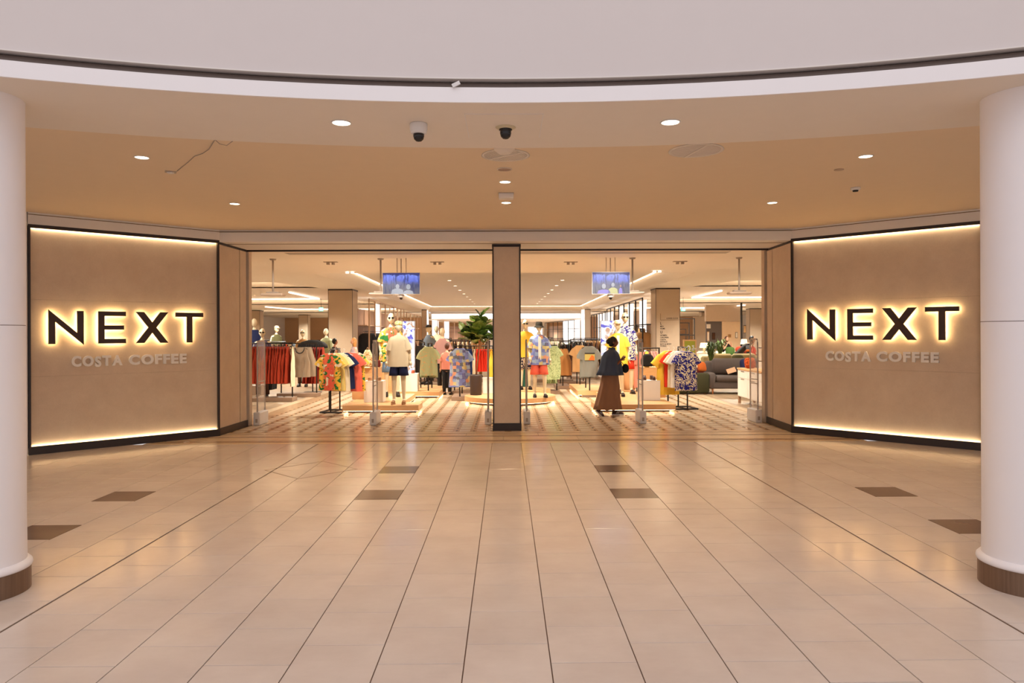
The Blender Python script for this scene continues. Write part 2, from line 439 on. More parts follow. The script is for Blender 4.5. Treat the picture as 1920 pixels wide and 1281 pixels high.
# ------------------------------------------------------------------ shopfront walls
def wall_frame(PL, PR):
    PL = Vector((*PL, 0)); PR = Vector((*PR, 0)); ex = (PR-PL).normalized(); L = (PR-PL).length
    en = Vector((ex.y, -ex.x, 0))
    return PL, ex, en, L, math.atan2(ex.y, ex.x)
def on_plane(wfm, px, py, out=0):
    PL, ex, en, L, _ = wfm; o0 = PL+en*out; v = ray(px, py)
    t = (o0-Vector((0, 0, 0))).dot(en)/v.dot(en); P_ = v*t
    return (P_-PL).dot(ex), CH+v.z*t
PT = 3.23; PB = .115
LW = wall_frame((-6.76, 9.93), (-4.80, 11.71)); RW = wall_frame((4.82, 11.74), (6.77, 9.85))
def signwall(name, wfm, side):
    PL, ex, en, L, rz = wfm
    def B(x0, x1, y0, y1, z0, z1, b=0): return bx(x0, x1, y0, y1, z0, z1, b=b)
    w_ = struct(name, bx(-.01, L, .03, .25, 0, 3.43), M['dark_bronze']); w_.location = PL; w_.rotation_euler[2] = rz
    zs = [PB, .86, 1.28+.66, PT]   # board joints
    zs = [PB-.02, 1.10, 2.2, PT]
    for a, b_ in zip(zs[:-1], zs[1:]): B(.03, L-.03, 0, .03, a+.0008, b_-.0008, .0006).build('wall_board', M['panel'], w_)
    B(0, L, -.05, -.03, 0, PB).build('skirting', M['dark_bronze'], w_)
    B(0, L, -.05, -.03, PT-.02, PT+.03).build('head_trim', M['dark_bronze'], w_)
    B(0, .03, -.045, .03, PB-.02, PT).build('side_trim', M['dark_bronze'], w_)
    B(L-.03, L, -.045, .03, PB-.02, PT).build('side_trim', M['dark_bronze'], w_)
    B(0, L, -.045, .03, PT+.03, 3.43).build('plaster_fascia', M['white_paint'], w_)
    B(0, L, -.047, -.04, 3.395, 3.405).build('groove', M['brass'], w_)
    B(.04, L-.04, -.024, -.010, PT-.010, PT-.004).build('led_strip', M['strip_led'], w_)
    B(.04, L-.04, -.024, -.010, PB-.016, PB-.010).build('led_strip', M['strip_led'], w_)
    return w_
signwall('wall_left', LW, 'left'); signwall('wall_right', RW, 'right')
# plain return walls that carry on past the columns
for nm, wfm, s_ in (('wall_left_return', LW, -1), ('wall_right_return', RW, 1)):
    PL, ex, en, L, rz = wfm
    o = struct(nm, bx(*((-4.5, -.01) if s_ < 0 else (L, L+4.5)), -.045, .25, 0, 3.43), M['white_paint']); o.location = PL; o.rotation_euler[2] = rz
# reveals
def reveal(name, a, b):
    wfm = wall_frame(a, b); PL, ex, en, L, rz = wfm
    o = struct(name, bx(0, L, .02, .2, 0, 3.25), M['dark_bronze']); o.location = PL; o.rotation_euler[2] = rz
    left = ex.y > 0
    sp = L-.30 if left else .30
    for x0, x1 in ((.02, sp-.015), (sp+.015, L-.02)): bx(x0, x1, 0, .02, .12, 3.20).build('wall_board', M['panel'], o)
    bx(0, L, -.02, .03, 0, .12).build('skirting', M['dark_bronze'], o)
    bx(0, L, -.02, .03, 3.20, 3.24).build('head_trim', M['dark_bronze'], o)
reveal('wall_left_reveal', (-4.80, 11.71), (-4.76, 12.86)); reveal('wall_right_reveal', (4.86, 12.98), (4.82, 11.74))
# bulkhead over the opening
bk = struct('wall_front', MB().box(-4.83, 4.85, 11.70, 12.90, 3.235, 3.43), M['white_paint'])
bx(-4.9, 4.9, 11.685, 11.70, 3.395, 3.407).build('groove', M['brass'], bk)
bx(-4.8, 4.85, 12.84, 12.89, 3.205, 3.236).build('shutter_track', M['dark_bronze'], bk)
bx(-4.8, 4.85, 11.98, 12.04, 3.232, 3.236).build('groove', M['brass'], bk)
struct('wall_front_inner', MB().box(-24, -4.76, 12.98, 13.12, 0, 3.5).box(4.84, 24, 13.05, 13.2, 0, 3.5), M['panel'])
# centre pillar
pl = thing('square_pillar', 'beige panelled square pillar with dark bronze edges dividing the entrance', 'pillar', (.01, 12.32, 0))
bx(-.225, .225, -.20, .22, .13, 3.2).build('pillar_face', M['panel'], pl)
for sx in (-1, 1): bx(*sorted((sx*.222, sx*.245)), -.212, .23, .12, 3.2).build('edge_trim', M['dark_bronze'], pl)
bx(-.25, .25, -.22, .24, 0, .125).build('skirting', M['dark_bronze'], pl)
bx(-.25, .25, -.22, .24, 3.19, 3.235).build('head_trim', M['dark_bronze'], pl)

# ------------------------------------------------------------------ illuminated signs
def text_mesh(s, size, ext, name='letter', offset=0.0):
    cu = bpy.data.curves.new('t', 'FONT'); cu.body = s; cu.size = size; cu.extrude = ext; cu.offset = offset; cu.resolution_u = 4
    o = bpy.data.objects.new('t', cu); C.objects.link(o); bpy.context.view_layer.update()
    me = bpy.data.meshes.new_from_object(o.evaluated_get(bpy.context.evaluated_depsgraph_get()))
    bpy.data.objects.remove(o); me.name = name; return me
def inset_letters(ch, w, h):
    t = h*.168
    if ch == 'N':
        s = w*.19
        return [[(0, 0), (s, 0), (s, h*.67), (0, h*1.03)], [(0, h*1.03), (0, h*.83), (w, -h*.03), (w, h*.17)], [(w-s, h*.33), (w, -h*.03), (w, h), (w-s, h)]]
    if ch == 'E':
        s = w*.22
        return [[(0, 0), (s, 0), (s, h), (0, h)], [(s, 0), (w, 0), (w, t*.85), (s, t*.85)], [(s, h*.43), (w*.93, h*.43), (w*.93, h*.43+t*.8), (s, h*.43+t*.8)], [(s, h-t*.85), (w, h-t*.85), (w, h), (s, h)]]
    if ch == 'X':
        s = w*.25
        return [[(0, 0), (s, 0), (w, h), (w-s, h)], [(0, h), (s*.98, h), (w, 0), (w-s, 0)]]
    s = w*.20
    return [[(w/2-s/2, 0), (w/2+s/2, 0), (w/2+s/2, h-t*.85), (w/2-s/2, h-t*.85)], [(0, h-t*.85), (w, h-t*.85), (w, h), (0, h)]]
def sign(wfm, side, next_px, costa_px):
    PL, ex, en, L, rz = wfm
    OUT = .085
    sg = thing('illuminated_sign', 'brown halo-lit metal letters reading NEXT on the %s wall' % side, 'sign', PL+en*0+Vector((0, 0, 1.6)), rz)
    zc = []
    for ch, x0, x1, yt, yb in next_px:
        s0, _ = on_plane(wfm, x0, (yt+yb)/2, OUT); s1, _ = on_plane(wfm, x1, (yt+yb)/2, OUT)
        _, zt = on_plane(wfm, (x0+x1)/2, yt, OUT); _, zb = on_plane(wfm, (x0+x1)/2, yb, OUT)
        zc.append((s0, s1, zt, zb))
    H_ = sum(z[2]-z[3] for z in zc)/4; B_ = sum(z[3] for z in zc)/4
    for (ch, *_), (s0, s1, _, _) in zip(next_px, zc):
        mt = Matrix.Translation((s0, 0, B_-1.6)); mb = MB(); hb = MB()
        for poly in inset_letters(ch, s1-s0, H_):
            mb.prism(poly, -OUT, -OUT+.035, mt)
            cx_ = sum(p[0] for p in poly)/len(poly); cz_ = sum(p[1] for p in poly)/len(poly)
            ip = [(cx_+(p[0]-cx_)*.94+0*cx_, cz_+(p[1]-cz_)*.94) for p in poly]
            hb.prism(ip, -OUT+.035, -OUT+.04, mt)
        lt_ = mb.build('letter', M['letter'], sg); hb.build('halo_led', M['sign_led'], lt_)
    cs = thing('coffee_sign', 'pale grey raised letters reading COSTA COFFEE below the lit sign on the %s wall' % side, 'sign', PL+Vector((0, 0, 1.6)), rz)
    for word, x0, x1, yt, yb in costa_px:
        s0, zt = on_plane(wfm, x0, yt, .04); s1, _ = on_plane(wfm, x1, yt, .04)
        _, zt = on_plane(wfm, (x0+x1)/2, yt, .04); _, zb = on_plane(wfm, (x0+x1)/2, yb, .04)
        ms = [text_mesh(c, 1, .0, 'letter', .035) for c in word]
        ws = [max(v.co.x for v in m.vertices)-min(v.co.x for v in m.vertices) for m in ms]
        gap = .12; tot = sum(ws)+gap*(len(word)-1); kx = (s1-s0)/tot; kz = (zt-zb)/.72; x = s0
        for c, m, wl in zip(word, ms, ws):
            mn = min(v.co.x for v in m.vertices)
            fr = text_mesh(c, 1, .12, 'letter', .045)
            for v in fr.vertices:
                X_, Y_, Z_ = v.co
                if c == 'S': Y_ -= .06; 
                v.co = (x+(X_-mn)*kx, -.022-Z_*.15, zb-1.6+Y_*kz)
            fr.materials.clear(); fr.materials.append(M['letter_grey'])
            inst('letter', fr, cs); x += (wl+gap)*kx
            bpy.data.meshes.remove(m)
M['letter'] = plain('brown_letter_face', (66, 44, 34), .5)
M['letter_grey'] = plain('grey_letter_face', (250, 244, 238), .5)
def L4(x, y): return x/2.669, 400+y/2.669
def R5(x, y): return 1420+x/2.668, 400+y/2.668
nl = [(c, L4(a, 0)[0], L4(b, 0)[0], L4(0, t)[1], L4(0, u)[1]) for c, a, b, t, u in (('N', 243, 420, 487, 656), ('E', 493, 631, 490, 651), ('X', 682, 843, 494, 648), ('T', 880, 1018, 500, 647))]
nr = [(c, R5(a, 0)[0], R5(b, 0)[0], R5(0, t)[1], R5(0, u)[1]) for c, a, b, t, u in (('N', 248, 388, 485, 635), ('E', 449, 577, 478, 633), ('X', 623, 796, 471, 633), ('T', 838, 1009, 465, 634))]
sign(LW, 'left', nl, [('COSTA', *[L4(v, 0)[0] for v in (360, 613)], L4(0, 713)[1], L4(0, 762)[1]), ('COFFEE', *[L4(v, 0)[0] for v in (647, 934)], L4(0, 706)[1], L4(0, 752)[1])])
sign(RW, 'right', nr, [('COSTA', *[R5(v, 0)[0] for v in (341, 565)], R5(0, 691)[1], R5(0, 737)[1]), ('COFFEE', *[R5(v, 0)[0] for v in (596, 906)], R5(0, 694)[1], R5(0, 742)[1])])

# ------------------------------------------------------------------ mall ceiling fittings
def downlight(p, r, label, group=None, power=MALL_W, name='downlight', beam=True, lamp='lamp'):
    t = thing(name, label, 'light', p, 0, group)
    MB().lathe([(r, .004), (r*1.14, .0), (r*1.16, -.004), (r*1.0, -.006), (r*.98, 0)], 24, cap=False).build('trim_ring', M['white_plastic'], t, True)
    MB().lathe([(r*.98, -.003), (.001, -.003)], 24, cap=False).build('lamp_lens', M[lamp], t)
    if beam: spot(p+Vector((0, 0, -.03)), power, (1, .76, .47) if power <= MALL_W else WARM)
    return t
for px, py, z, lb in ((640, 230, 3.265, 'round recessed downlight in the curved soffit, left of the cameras'), (1257, 229, 3.265, 'round recessed downlight in the curved soffit, right of the cameras'),
        (266, 295, 3.43, 'round ceiling downlight nearest the left column'), (1623, 293, 3.43, 'round ceiling downlight nearest the right column'),
        (440, 382, 3.43, 'ceiling downlight near the right end of the left sign wall'), (1448, 380, 3.43, 'ceiling downlight near the left end of the right sign wall'),
        (947, 341, 3.43, 'middle ceiling downlight in front of the small white box'), (949, 380, 3.43, 'middle ceiling downlight just behind the small white box')):
    p = fl(px, py, z); rad = .066 if z < 3.3 else .062
    downlight(p, rad, lb, power=MALL_W if z > 3.3 else MALL_W*.5)
# dome cameras
p = fl(785, 232, 3.265)
g = thing('dome_camera', 'white surface-mounted dome camera with dark lens on the soffit', 'camera', p)
MB().lathe([(.062, 0), (.066, -.01), (.066, -.045), (.06, -.06), (.06, -.068), (.05, -.078)], 28).build('housing', M['white_plastic'], g, True)
MB().lathe([(.041, -.076), (.041, -.095), (.034, -.118), (.02, -.131), (.004, -.135)], 28).build('dome', M['lens'], g, True)
p = fl(948, 238, 3.265)
g = thing('dome_camera', 'cream flush ring with a black camera dome under a square access panel', 'camera', p)
MB().lathe([(.05, .002), (.075, 0), (.077, -.006), (.06, -.016), (.048, -.02)], 28, cap=False).build('ring', plain('cream_ring', (206, 190, 156), .5), g, True)
MB().lathe([(.05, -.01), (.05, -.026), (.041, -.028), (.043, -.05), (.036, -.075), (.02, -.09), (.003, -.094)], 28).build('dome', M['lens'], g, True)
p0 = fl(872, 214, 3.265); p1 = fl(1018, 212, 3.265); p2 = fl(888, 258, 3.265)
yy0, yy1 = p0.y, p2.y+.10
g = tag(bx(p0.x, p1.x, yy0, min(yy1, 5.6), 3.262, 3.2649).build('access_panel', M['ceiling'], None), 'square access hatch flush in the soffit around the black dome camera', 'access panel')
mb = MB()
for a, b, c, d in ((p0.x-.006, p1.x+.006, yy0-.008, yy0-.001), (p0.x-.006, p0.x-.001, yy0, 5.6), (p1.x+.001, p1.x+.006, yy0, 5.6)): mb.box(a, b, c, d, 3.2625, 3.2649)
mb.build('frame', M['white_plastic'], g)
def vent(px, py, r, label, rot):
    p = fl(px, py, 3.43); g = thing('ceiling_vent', label, 'vent', p, rot)
    MB().lathe([(r*1.08, 0), (r*1.1, -.006), (r*.98, -.008), (r*.97, -.001)], 40, cap=False).build('rim', M['ceiling'], g, True)
    MB().lathe([(r*.98, -.0015), (.001, -.0015)], 40, cap=False).build('backing', plain('vent_recess', (188, 164, 138), .8), g)
    n = 17
    for i in range(n):
        y = -r*.93+i*(1.86*r/(n-1)); h = math.sqrt(max(0, (r*.97)**2-y*y))
        if h > .02: bx(-h, h, y-.006, y+.006, -.007, -.002).build('slat', M['ceiling'], g)
    bx(-.012, .012, -r, r, -.012, -.006).build('cross_bar', M['ceiling'], g)
vent(948, 291, .215, 'round slatted ceiling vent in the middle beside the ceiling speaker', .9)
vent(1305, 282, .235, 'round slatted ceiling vent on the right side of the ceiling', .2)
p = fl(946, 282, 3.43); g = thing('smoke_detector', 'pale round detector hanging in front of the middle ceiling vent', 'detector', p+Vector((0, -.1, 0)))
MB().lathe([(.098, 0), (.098, -.02), (.07, -.045), (.05, -.06), (.01, -.064)], 28).build('housing', M['ceiling'], g, True)
p = fl(946, 317, 3.43); g = thing('ceiling_speaker', 'round grey grille speaker between the vent and the middle downlight', 'speaker', p)
MB().lathe([(.075, 0), (.083, -.004), (.07, -.008)], 28, cap=False).build('rim', M['ceiling'], g, True)
MB().lathe([(.072, -.006), (.001, -.007)], 28, cap=False).build('grille', plain('grille', (176, 150, 132), .7), g)
p = fl(949, 361, 3.43); g = thing('sensor_box', 'small white box mounted on the ceiling between two middle downlights', 'sensor', p)
bx(-.095, .095, 0, .15, -.006, -.001).build('back_plate', M['greyplastic'], g)
bx(-.092, .092, 0, .14, -.065, -.006, b=.004).build('housing', M['white_plastic'], g)
p = fl(1604, 352, 3.43); g = thing('smoke_detector', 'small white smoke detector with dark slots right of the ceiling middle', 'detector', p)
MB().lathe([(.055, 0), (.055, -.018), (.045, -.03), (.038, -.032)], 24).build('housing', M['white_plastic'], g, True)
MB().lathe([(.034, -.03), (.03, -.048)], 24).build('chamber', M['black'], g, True)
p = fl(1573, 318, 3.43); g = thing('ceiling_disc', 'flat pale round cover plate near the right downlight', 'cover plate', p)
MB().lathe([(.05, 0), (.05, -.006), (.03, -.009), (.002, -.009)], 24).build('cover', plain('cover_beige', (190, 165, 140), .7), g, True)
p = fl(320, 322, 3.43); g = thing('ceiling_sensor', 'small pale sensor plate with a loose cable on the left of the ceiling', 'sensor', p)
MB().box(-.055, .055, -.045, .045, -.006, 0, Matrix.Rotation(.5, 4, 'Z')).build('plate', M['greyplastic'], g)
bx(-.03, .03, -.03, .02, -.02, -.006, b=.003).build('housing', M['white_plastic'], g)
cp = [fl(332, 321, 3.427), fl(352, 305, 3.422), fl(365, 293, 3.425), fl(380, 288, 3.41), fl(392, 280, 3.425), fl(403, 262, 3.42)]
MB().tube([q-p for q in cp], .0035, 6).build('cable', M['greyplastic'], g, True)
cp = [fl(403, 262, 3.42), fl(412, 270, 3.40), fl(425, 273, 3.39), fl(437, 264, 3.41)]
MB().tube([q-p for q in cp], .0035, 6).build('cable', M['greyplastic'], g, True)

# ------------------------------------------------------------------ shop shell
ZC = 3.38
def shop_ceiling():
    # holes: central recess and side recesses; build as strips
    mb = MB(); z0, z1 = ZC, ZC+.04
    def q(poly): mb.slab(poly, z0, z1)
    A = [(-5.37, 19.6), (5.33, 19.6), (6.0, 54), (-6.0, 54)]
    q([(-24, 12.9), (24, 12.9), (24, 19.6), (-24, 19.6)])
    q([(-6.6, 19.6), A[0], A[3], (-6.6, 54)]); q([A[1], (6.6, 19.6), (6.6, 54), A[2]])
    q([(-6.6, 54), (6.6, 54), (6.6, 55.6), (-6.6, 55.6)])
    segs = [(22.9, 25.8, 1.2, 0), (35.5, 40.6, .8, 0), (50, 57, .8, 0)]
    for s in (-1, 1):
        y = 19.6
        for a, b, fl_, _ in segs:
            q([(s*24, y), (s*6.6, y), (s*6.6, a), (s*24, a)][::-s])
            q([(s*7.6, a), (s*6.6, a), (s*6.6, b), (s*6.9, b)][::-s])
            y = b
        q([(s*24, y), (s*6.6, y), (s*6.6, 77), (s*24, 77)][::-s])
    c = struct('ceiling', mb, M['ceiling'])
    # central recess lining
    zt = 3.74
    B_ = [(-5.37, 19.6), (5.33, 19.6), (6.0, 54), (-6.0, 54)]
    T_ = [(-5.05, 19.9), (5.02, 19.9), (5.75, 53.7), (-5.75, 53.7)]
    m2 = MB(); vs = [(x, y, ZC) for x, y in B_]+[(x, y, zt) for x, y in T_]
    m2.add(vs, [(i, i+4, (i+1) % 4+4, (i+1) % 4) for i in range(4)]); m2.build('recess_side', M['ceiling'], c)
    O_ = [(-5.9, 19.0), (5.9, 19.0), (6.6, 54.5), (-6.6, 54.5)]
    m2 = MB().slab(O_, zt, zt+.04); m2.build('recess_top', M['ceiling'], c)
    m2 = MB()
    m2.add([(x, y, zt-.012) for x, y in T_]+[(x, y, zt-.012) for x, y in [(-4.98, 19.97), (4.95, 19.97), (5.68, 53.63), (-5.68, 53.63)]], [(i, (i+1) % 4, (i+1) % 4+4, i+4) for i in range(4)])
    m2.build('led_strip', M['cove'], c)
    for s in (-1, 1):
        for a, b, f_, _ in segs:
            m3 = MB(); z2 = ZC+.33
            xi0, xi1 = s*7.6, s*6.9
            m3.add([(s*24, b, ZC), (xi1, b, ZC), (xi1-s*.0, b, z2), (s*24, b, z2)], [(0, 1, 2, 3)])
            m3.add([(xi1, b, ZC), (xi0, a, ZC), (xi0, a, z2), (xi1, b, z2)], [(0, 1, 2, 3)])
            m3.add([(s*24, a, ZC), (xi0, a, ZC), (xi0, a, z2), (s*24, a, z2)], [(0, 1, 2, 3)])
            m3.build('recess_side', M['ceiling'], c)
            MB().slab([(s*24, a-.1), (s*6.5, a-.1), (s*6.5, b+.3), (s*24, b+.3)][::-s], z2, z2+.04).build('recess_top', M['ceiling'], c)
            bx(*sorted((s*24, xi1)), b-.07, b-.01, z2-.03, z2-.005).build('led_strip', M['cove'], c)
    return c
ceil = shop_ceiling()
bx(-4.6, 4.7, 14.55, 14.9, 3.375, 3.381).build('slot', M['greyplastic'], ceil)
struct('wall_back', MB().box(-24, 24, 76, 76.3, 0, 3.5), plain('back_wall_tan', (212, 172, 134), .7))
struct('wall_side_left', bx(-24.2, -24, 12.9, 76.3, 0, 3.9), M['white_paint'])
struct('wall_side_right', bx(24, 24.2, 12.9, 76.3, 0, 3.9), M['white_paint'])
bb = struct('trim_3', MB().box(-6.0, 6.0, 55.5, 56.0, 2.80, ZC), M['white_paint'])
bx(-5.9, 5.9, 55.48, 55.5, 2.82, 3.20).build('light_panel', emit('bright_bulkhead', (1, .97, .93), 2.0), bb)
struct('ceiling', bx(-6.6, 6.6, 56, 76, 2.80, 2.86), M['ceiling'])
# linear led lamps
def led_line(pts, label):
    t = thing('linear_light', label, 'light', Vector(pts[0]))
    for a, b in zip(pts[:-1], pts[1:]):
        a = Vector(a)-Vector(pts[0]); b = Vector(b)-Vector(pts[0])
        MB().tube([a, b], .03, 4).build('light_bar', M['cove_cool'], t)
for s, sd in ((-1, 'left'), (1, 'right')):
    led_line([(s*8.55, 27.6, 3.325), (s*8.8, 33, 3.325), (s*22, 33, 3.325)], 'angled white line of light on the shop ceiling, nearest on the %s' % sd)
    led_line([(s*14.6, 42.5, 3.325), (s*14.2, 47, 3.325), (s*7.4, 47, 3.325)], 'angled white line of light farther back on the %s of the shop ceiling' % sd)
# shop spotlights and added fill spots
def aimed(x, y, tx, ty, power, size=46):
    o = spot(Vector((x, y, 3.33)), power, (1, .9, .76), size, .5)
    d = Vector((tx, ty, 1.0))-Vector((x, y, 3.33)); o.rotation_euler = d.to_track_quat('-Z', 'Y').to_euler()
for x, tx, ty in ((-4.2, -6.2, 17.8), (-3.4, -4.0, 15.2), (-1.7, -2.4, 15.3), (-2.4, -2.9, 17.3), (-.9, -1.5, 18), (.9, .85, 16.7), (1.7, 2.6, 17.0), (3.4, 4.0, 15.2), (2.6, 1.9, 18.4), (4.4, 6.2, 17.5)): aimed(x, 13.7, tx, ty, 230)
def lamps():
    i = 0
    for s in (-1, 1):
        for k in range(8):
            p = Vector((s*(1.0+.03*k)*2.22 if False else s*2.2, 27.2+k*3.1, 3.74)); 
            downlight(p, .075, 'recessed downlight in the row along the raised shop ceiling', 'downlights along the raised shop ceiling', 230, beam=(k % 2 == 0))
    for X in (-3.4, 0, 3.4):  # spots without fixtures from here on, added to light the shop
        for Y in (16.2, 19.0):
            spot((X, Y, 3.3), SHOP_W*.98)
    for X in (-17, -12, -8, 8, 12, 17):
        for Y in (17.5, 24, 31.5, 39, 47, 60, 70): spot((X, Y, 3.3), SHOP_W*(1.0 if Y < 20 else 1.8), size=150)
    for X in (-4, 4):
        for Y in (23, 30, 37, 44, 50): spot((X, Y, 3.6), SHOP_W*1.25, (1, .94, .84), 150)
    for Y in (60, 70): spot((-2, Y, 2.75), SHOP_W*3, (1, .92, .82), 150); spot((2.5, Y, 2.75), SHOP_W*3, (1, .92, .82), 150)
lamps()
for px, py, lb in ((656, 509, 'left'), (1232, 507, 'right')):
    p = fl(px, py, ZC)
    g = thing('twin_spotlight', 'twin adjustable ceiling spotlights by the %s edge of the raised ceiling' % lb, 'light', p)
    bx(-.14, .14, -.05, .05, -.008, 0).build('plate', M['white_plastic'], g)
    for s in (-1, 1): MB().lathe([(.03, 0), (.045, -.05)], 16, cx=s*.07).build('lamp_head', M['lamp'], g)
p = at(858, 505, 16.4)
for px, py, lb in ((620, 491, 'leftmost'), (820, 491, 'left of the pillar'), (1070, 491, 'right of the pillar'), (1275, 490, 'rightmost')):
    p = fl(px, py, ZC); g = thing('ceiling_fixture', 'folded ceiling spotlight cluster inside the entrance, %s' % lb, 'light fixture', p)
    MB().box(-.16, .16, -.06, .06, -.015, 0).box(-.09, -.03, -.04, .04, -.07, -.015).box(.03, .09, -.04, .04, -.07, -.015).build('housing', M['greyplastic'], g)
for px, py, sg_, lb in ((1030, 576, 0, ''),): pass
for px, py, w_, lb in ((602, 580, 8, 'left of the square shop column'), (1281, 580, 8, 'right of the square shop column')):
    p = at(px, py, 34); s = 34/1310
    g = thing('exit_sign', 'small green running man exit sign hanging %s' % lb, 'sign', p)
    bx(-w_/2*s, w_/2*s, -.02, .02, -.09, .09).build('sign_face', emit('exit_green', (.2, .8, .62), 1.5, (60, 190, 150)), g)
    MB().box(-.05, .02, -.025, -.02, -.06, .06).box(.03, .08, -.025, -.02, -.07, .07).build('pictogram', M['lightbox'], g)
    MB().tube([(0, 0, .09), (0, 0, ZC-p.z)], .008, 6).build('hanger', M['black'], g)

# square columns in the shop
def scol(x0, x1, y0, d, label, zt=ZC):
    g = thing('square_column', label, 'column', ((x0+x1)/2, y0, 0)); h = (x1-x0)/2
    bx(-h, h, 0, d, .1, zt-.02).build('column_face', M['panel_light'], g)
    for s in (-1, 1): bx(*sorted((s*h, s*(h+.012))), -.012, .012, .1, zt).build('edge_trim', M['dark_bronze'], g)
    bx(-h-.015, h+.015, -.015, d+.01, zt-.05, zt).build('head_trim', M['dark_bronze'], g)
    bx(-h-.015, h+.015, -.015, d+.01, 0, .1).build('skirting', M['dark_bronze'], g)
    return g
M['panel_light'] = plain('column_panel', (192, 170, 146), .6)
scol(-6.72, -5.82, 26.5, .95, 'beige square column inside the shop on the left, behind the shoppers')
cr = scol(5.70, 6.60, 26.5, .95, 'beige square column inside the shop on the right, carrying a directory')
for (pa, pb, Y, lb) in ((455, 487, 50, 'leftmost far column behind the navy shirt mannequin'), (560, 577, 62, 'far slim column behind the tan jacket mannequin'), (791, 800, 50, 'far slim column beside the capped mannequins'), (1097, 1107, 50, 'far slim column beside the bright lit wall on the right'), (1316, 1323, 58, 'far slim column in the homeware area'), (1406, 1428, 50, 'far beige column at the right edge of the opening')):
    a = at(pa, 600, Y); b = at(pb, 600, Y); scol(a.x, b.x, Y, .8, lb)
g = thing('rear_partition', 'cream partition closing the far end of the central aisle', 'partition', (0, 75.6, 0)); bx(-4.4, 4.4, 0, .2, 0, 2.79).build('panel', M['plinth_white'], g)
for x in (-3.2, 2.4): bx(x, x+1.5, -.05, 0, .9, 2.3).build('light_panel', M['lightbox'], g)
for pa, pb, lb in ((1090, 1096.3, 'right'), (800.3, 803, 'left')):
    a = at(pa, 600, 49.6); b = at(pb, 600, 49.6); g = thing('lit_column_side', 'added glowing strip imitating the lit side of the far slim column on the %s' % lb, 'lit side', (a.x, 49.6, 0))
    bx(0, b.x-a.x, 0, .3, 0, 3.36).build('housing', M['plinth_white'], g); bx(.01, b.x-a.x-.01, -.01, 0, .1, 3.3).build('light_panel', M['lightbox'], g)  # emissive face stands in for light falling on the column side
# directory
dy = 26.5-.003
dg = thing('directory_sign', 'black shop directory lettering on the right square column', 'sign', (6.15, dy, 2.0))
ink = plain('directory_ink', (52, 38, 32), .6)
def wr(s, px, py, hpx, bold=.0012):
    p = at(px, py, dy); me = text_mesh(s, hpx*dy/1310/.72, .0015, 'lettering', bold); me.materials.clear(); me.materials.append(ink)
    o = inst('lettering', me, dg, p-Vector((6.15, dy, 2.0))); o.rotation_euler = (PI/2, 0, 0); o.scale = (.88, 1, 1)
wr('LOWER FLOOR', 1249.5, 598.3, 2.6)
for s, y, h in (('L', 609, 5.3), ('MEN', 613.4, 2.7), ('HOME', 617.6, 2.7), ('U', 625.5, 5.3), ('WOMEN', 630.2, 2.7), ('CHILDREN', 634.2, 2.7), ('COSTA', 638.4, 2.7), ('FATFACE', 642.4, 2.7), ('BATH & BODY', 646.6, 2.7), ('WORKS', 650.2, 2.7)): wr(s, 1237.7, y, h)
a = at(1238.3, 588, dy); b = at(1238.3, 600.2, dy); c = at(1272, 600.2, dy)
MB().box(a.x-.006, a.x+.006, -.004, 0, b.z, a.z, Matrix.Translation((-6.15, 0, -2))).box(b.x, c.x, -.004, 0, b.z-.006, b.z+.006, Matrix.Translation((-6.15, 0, -2))).build('rule', M['brass'], dg)

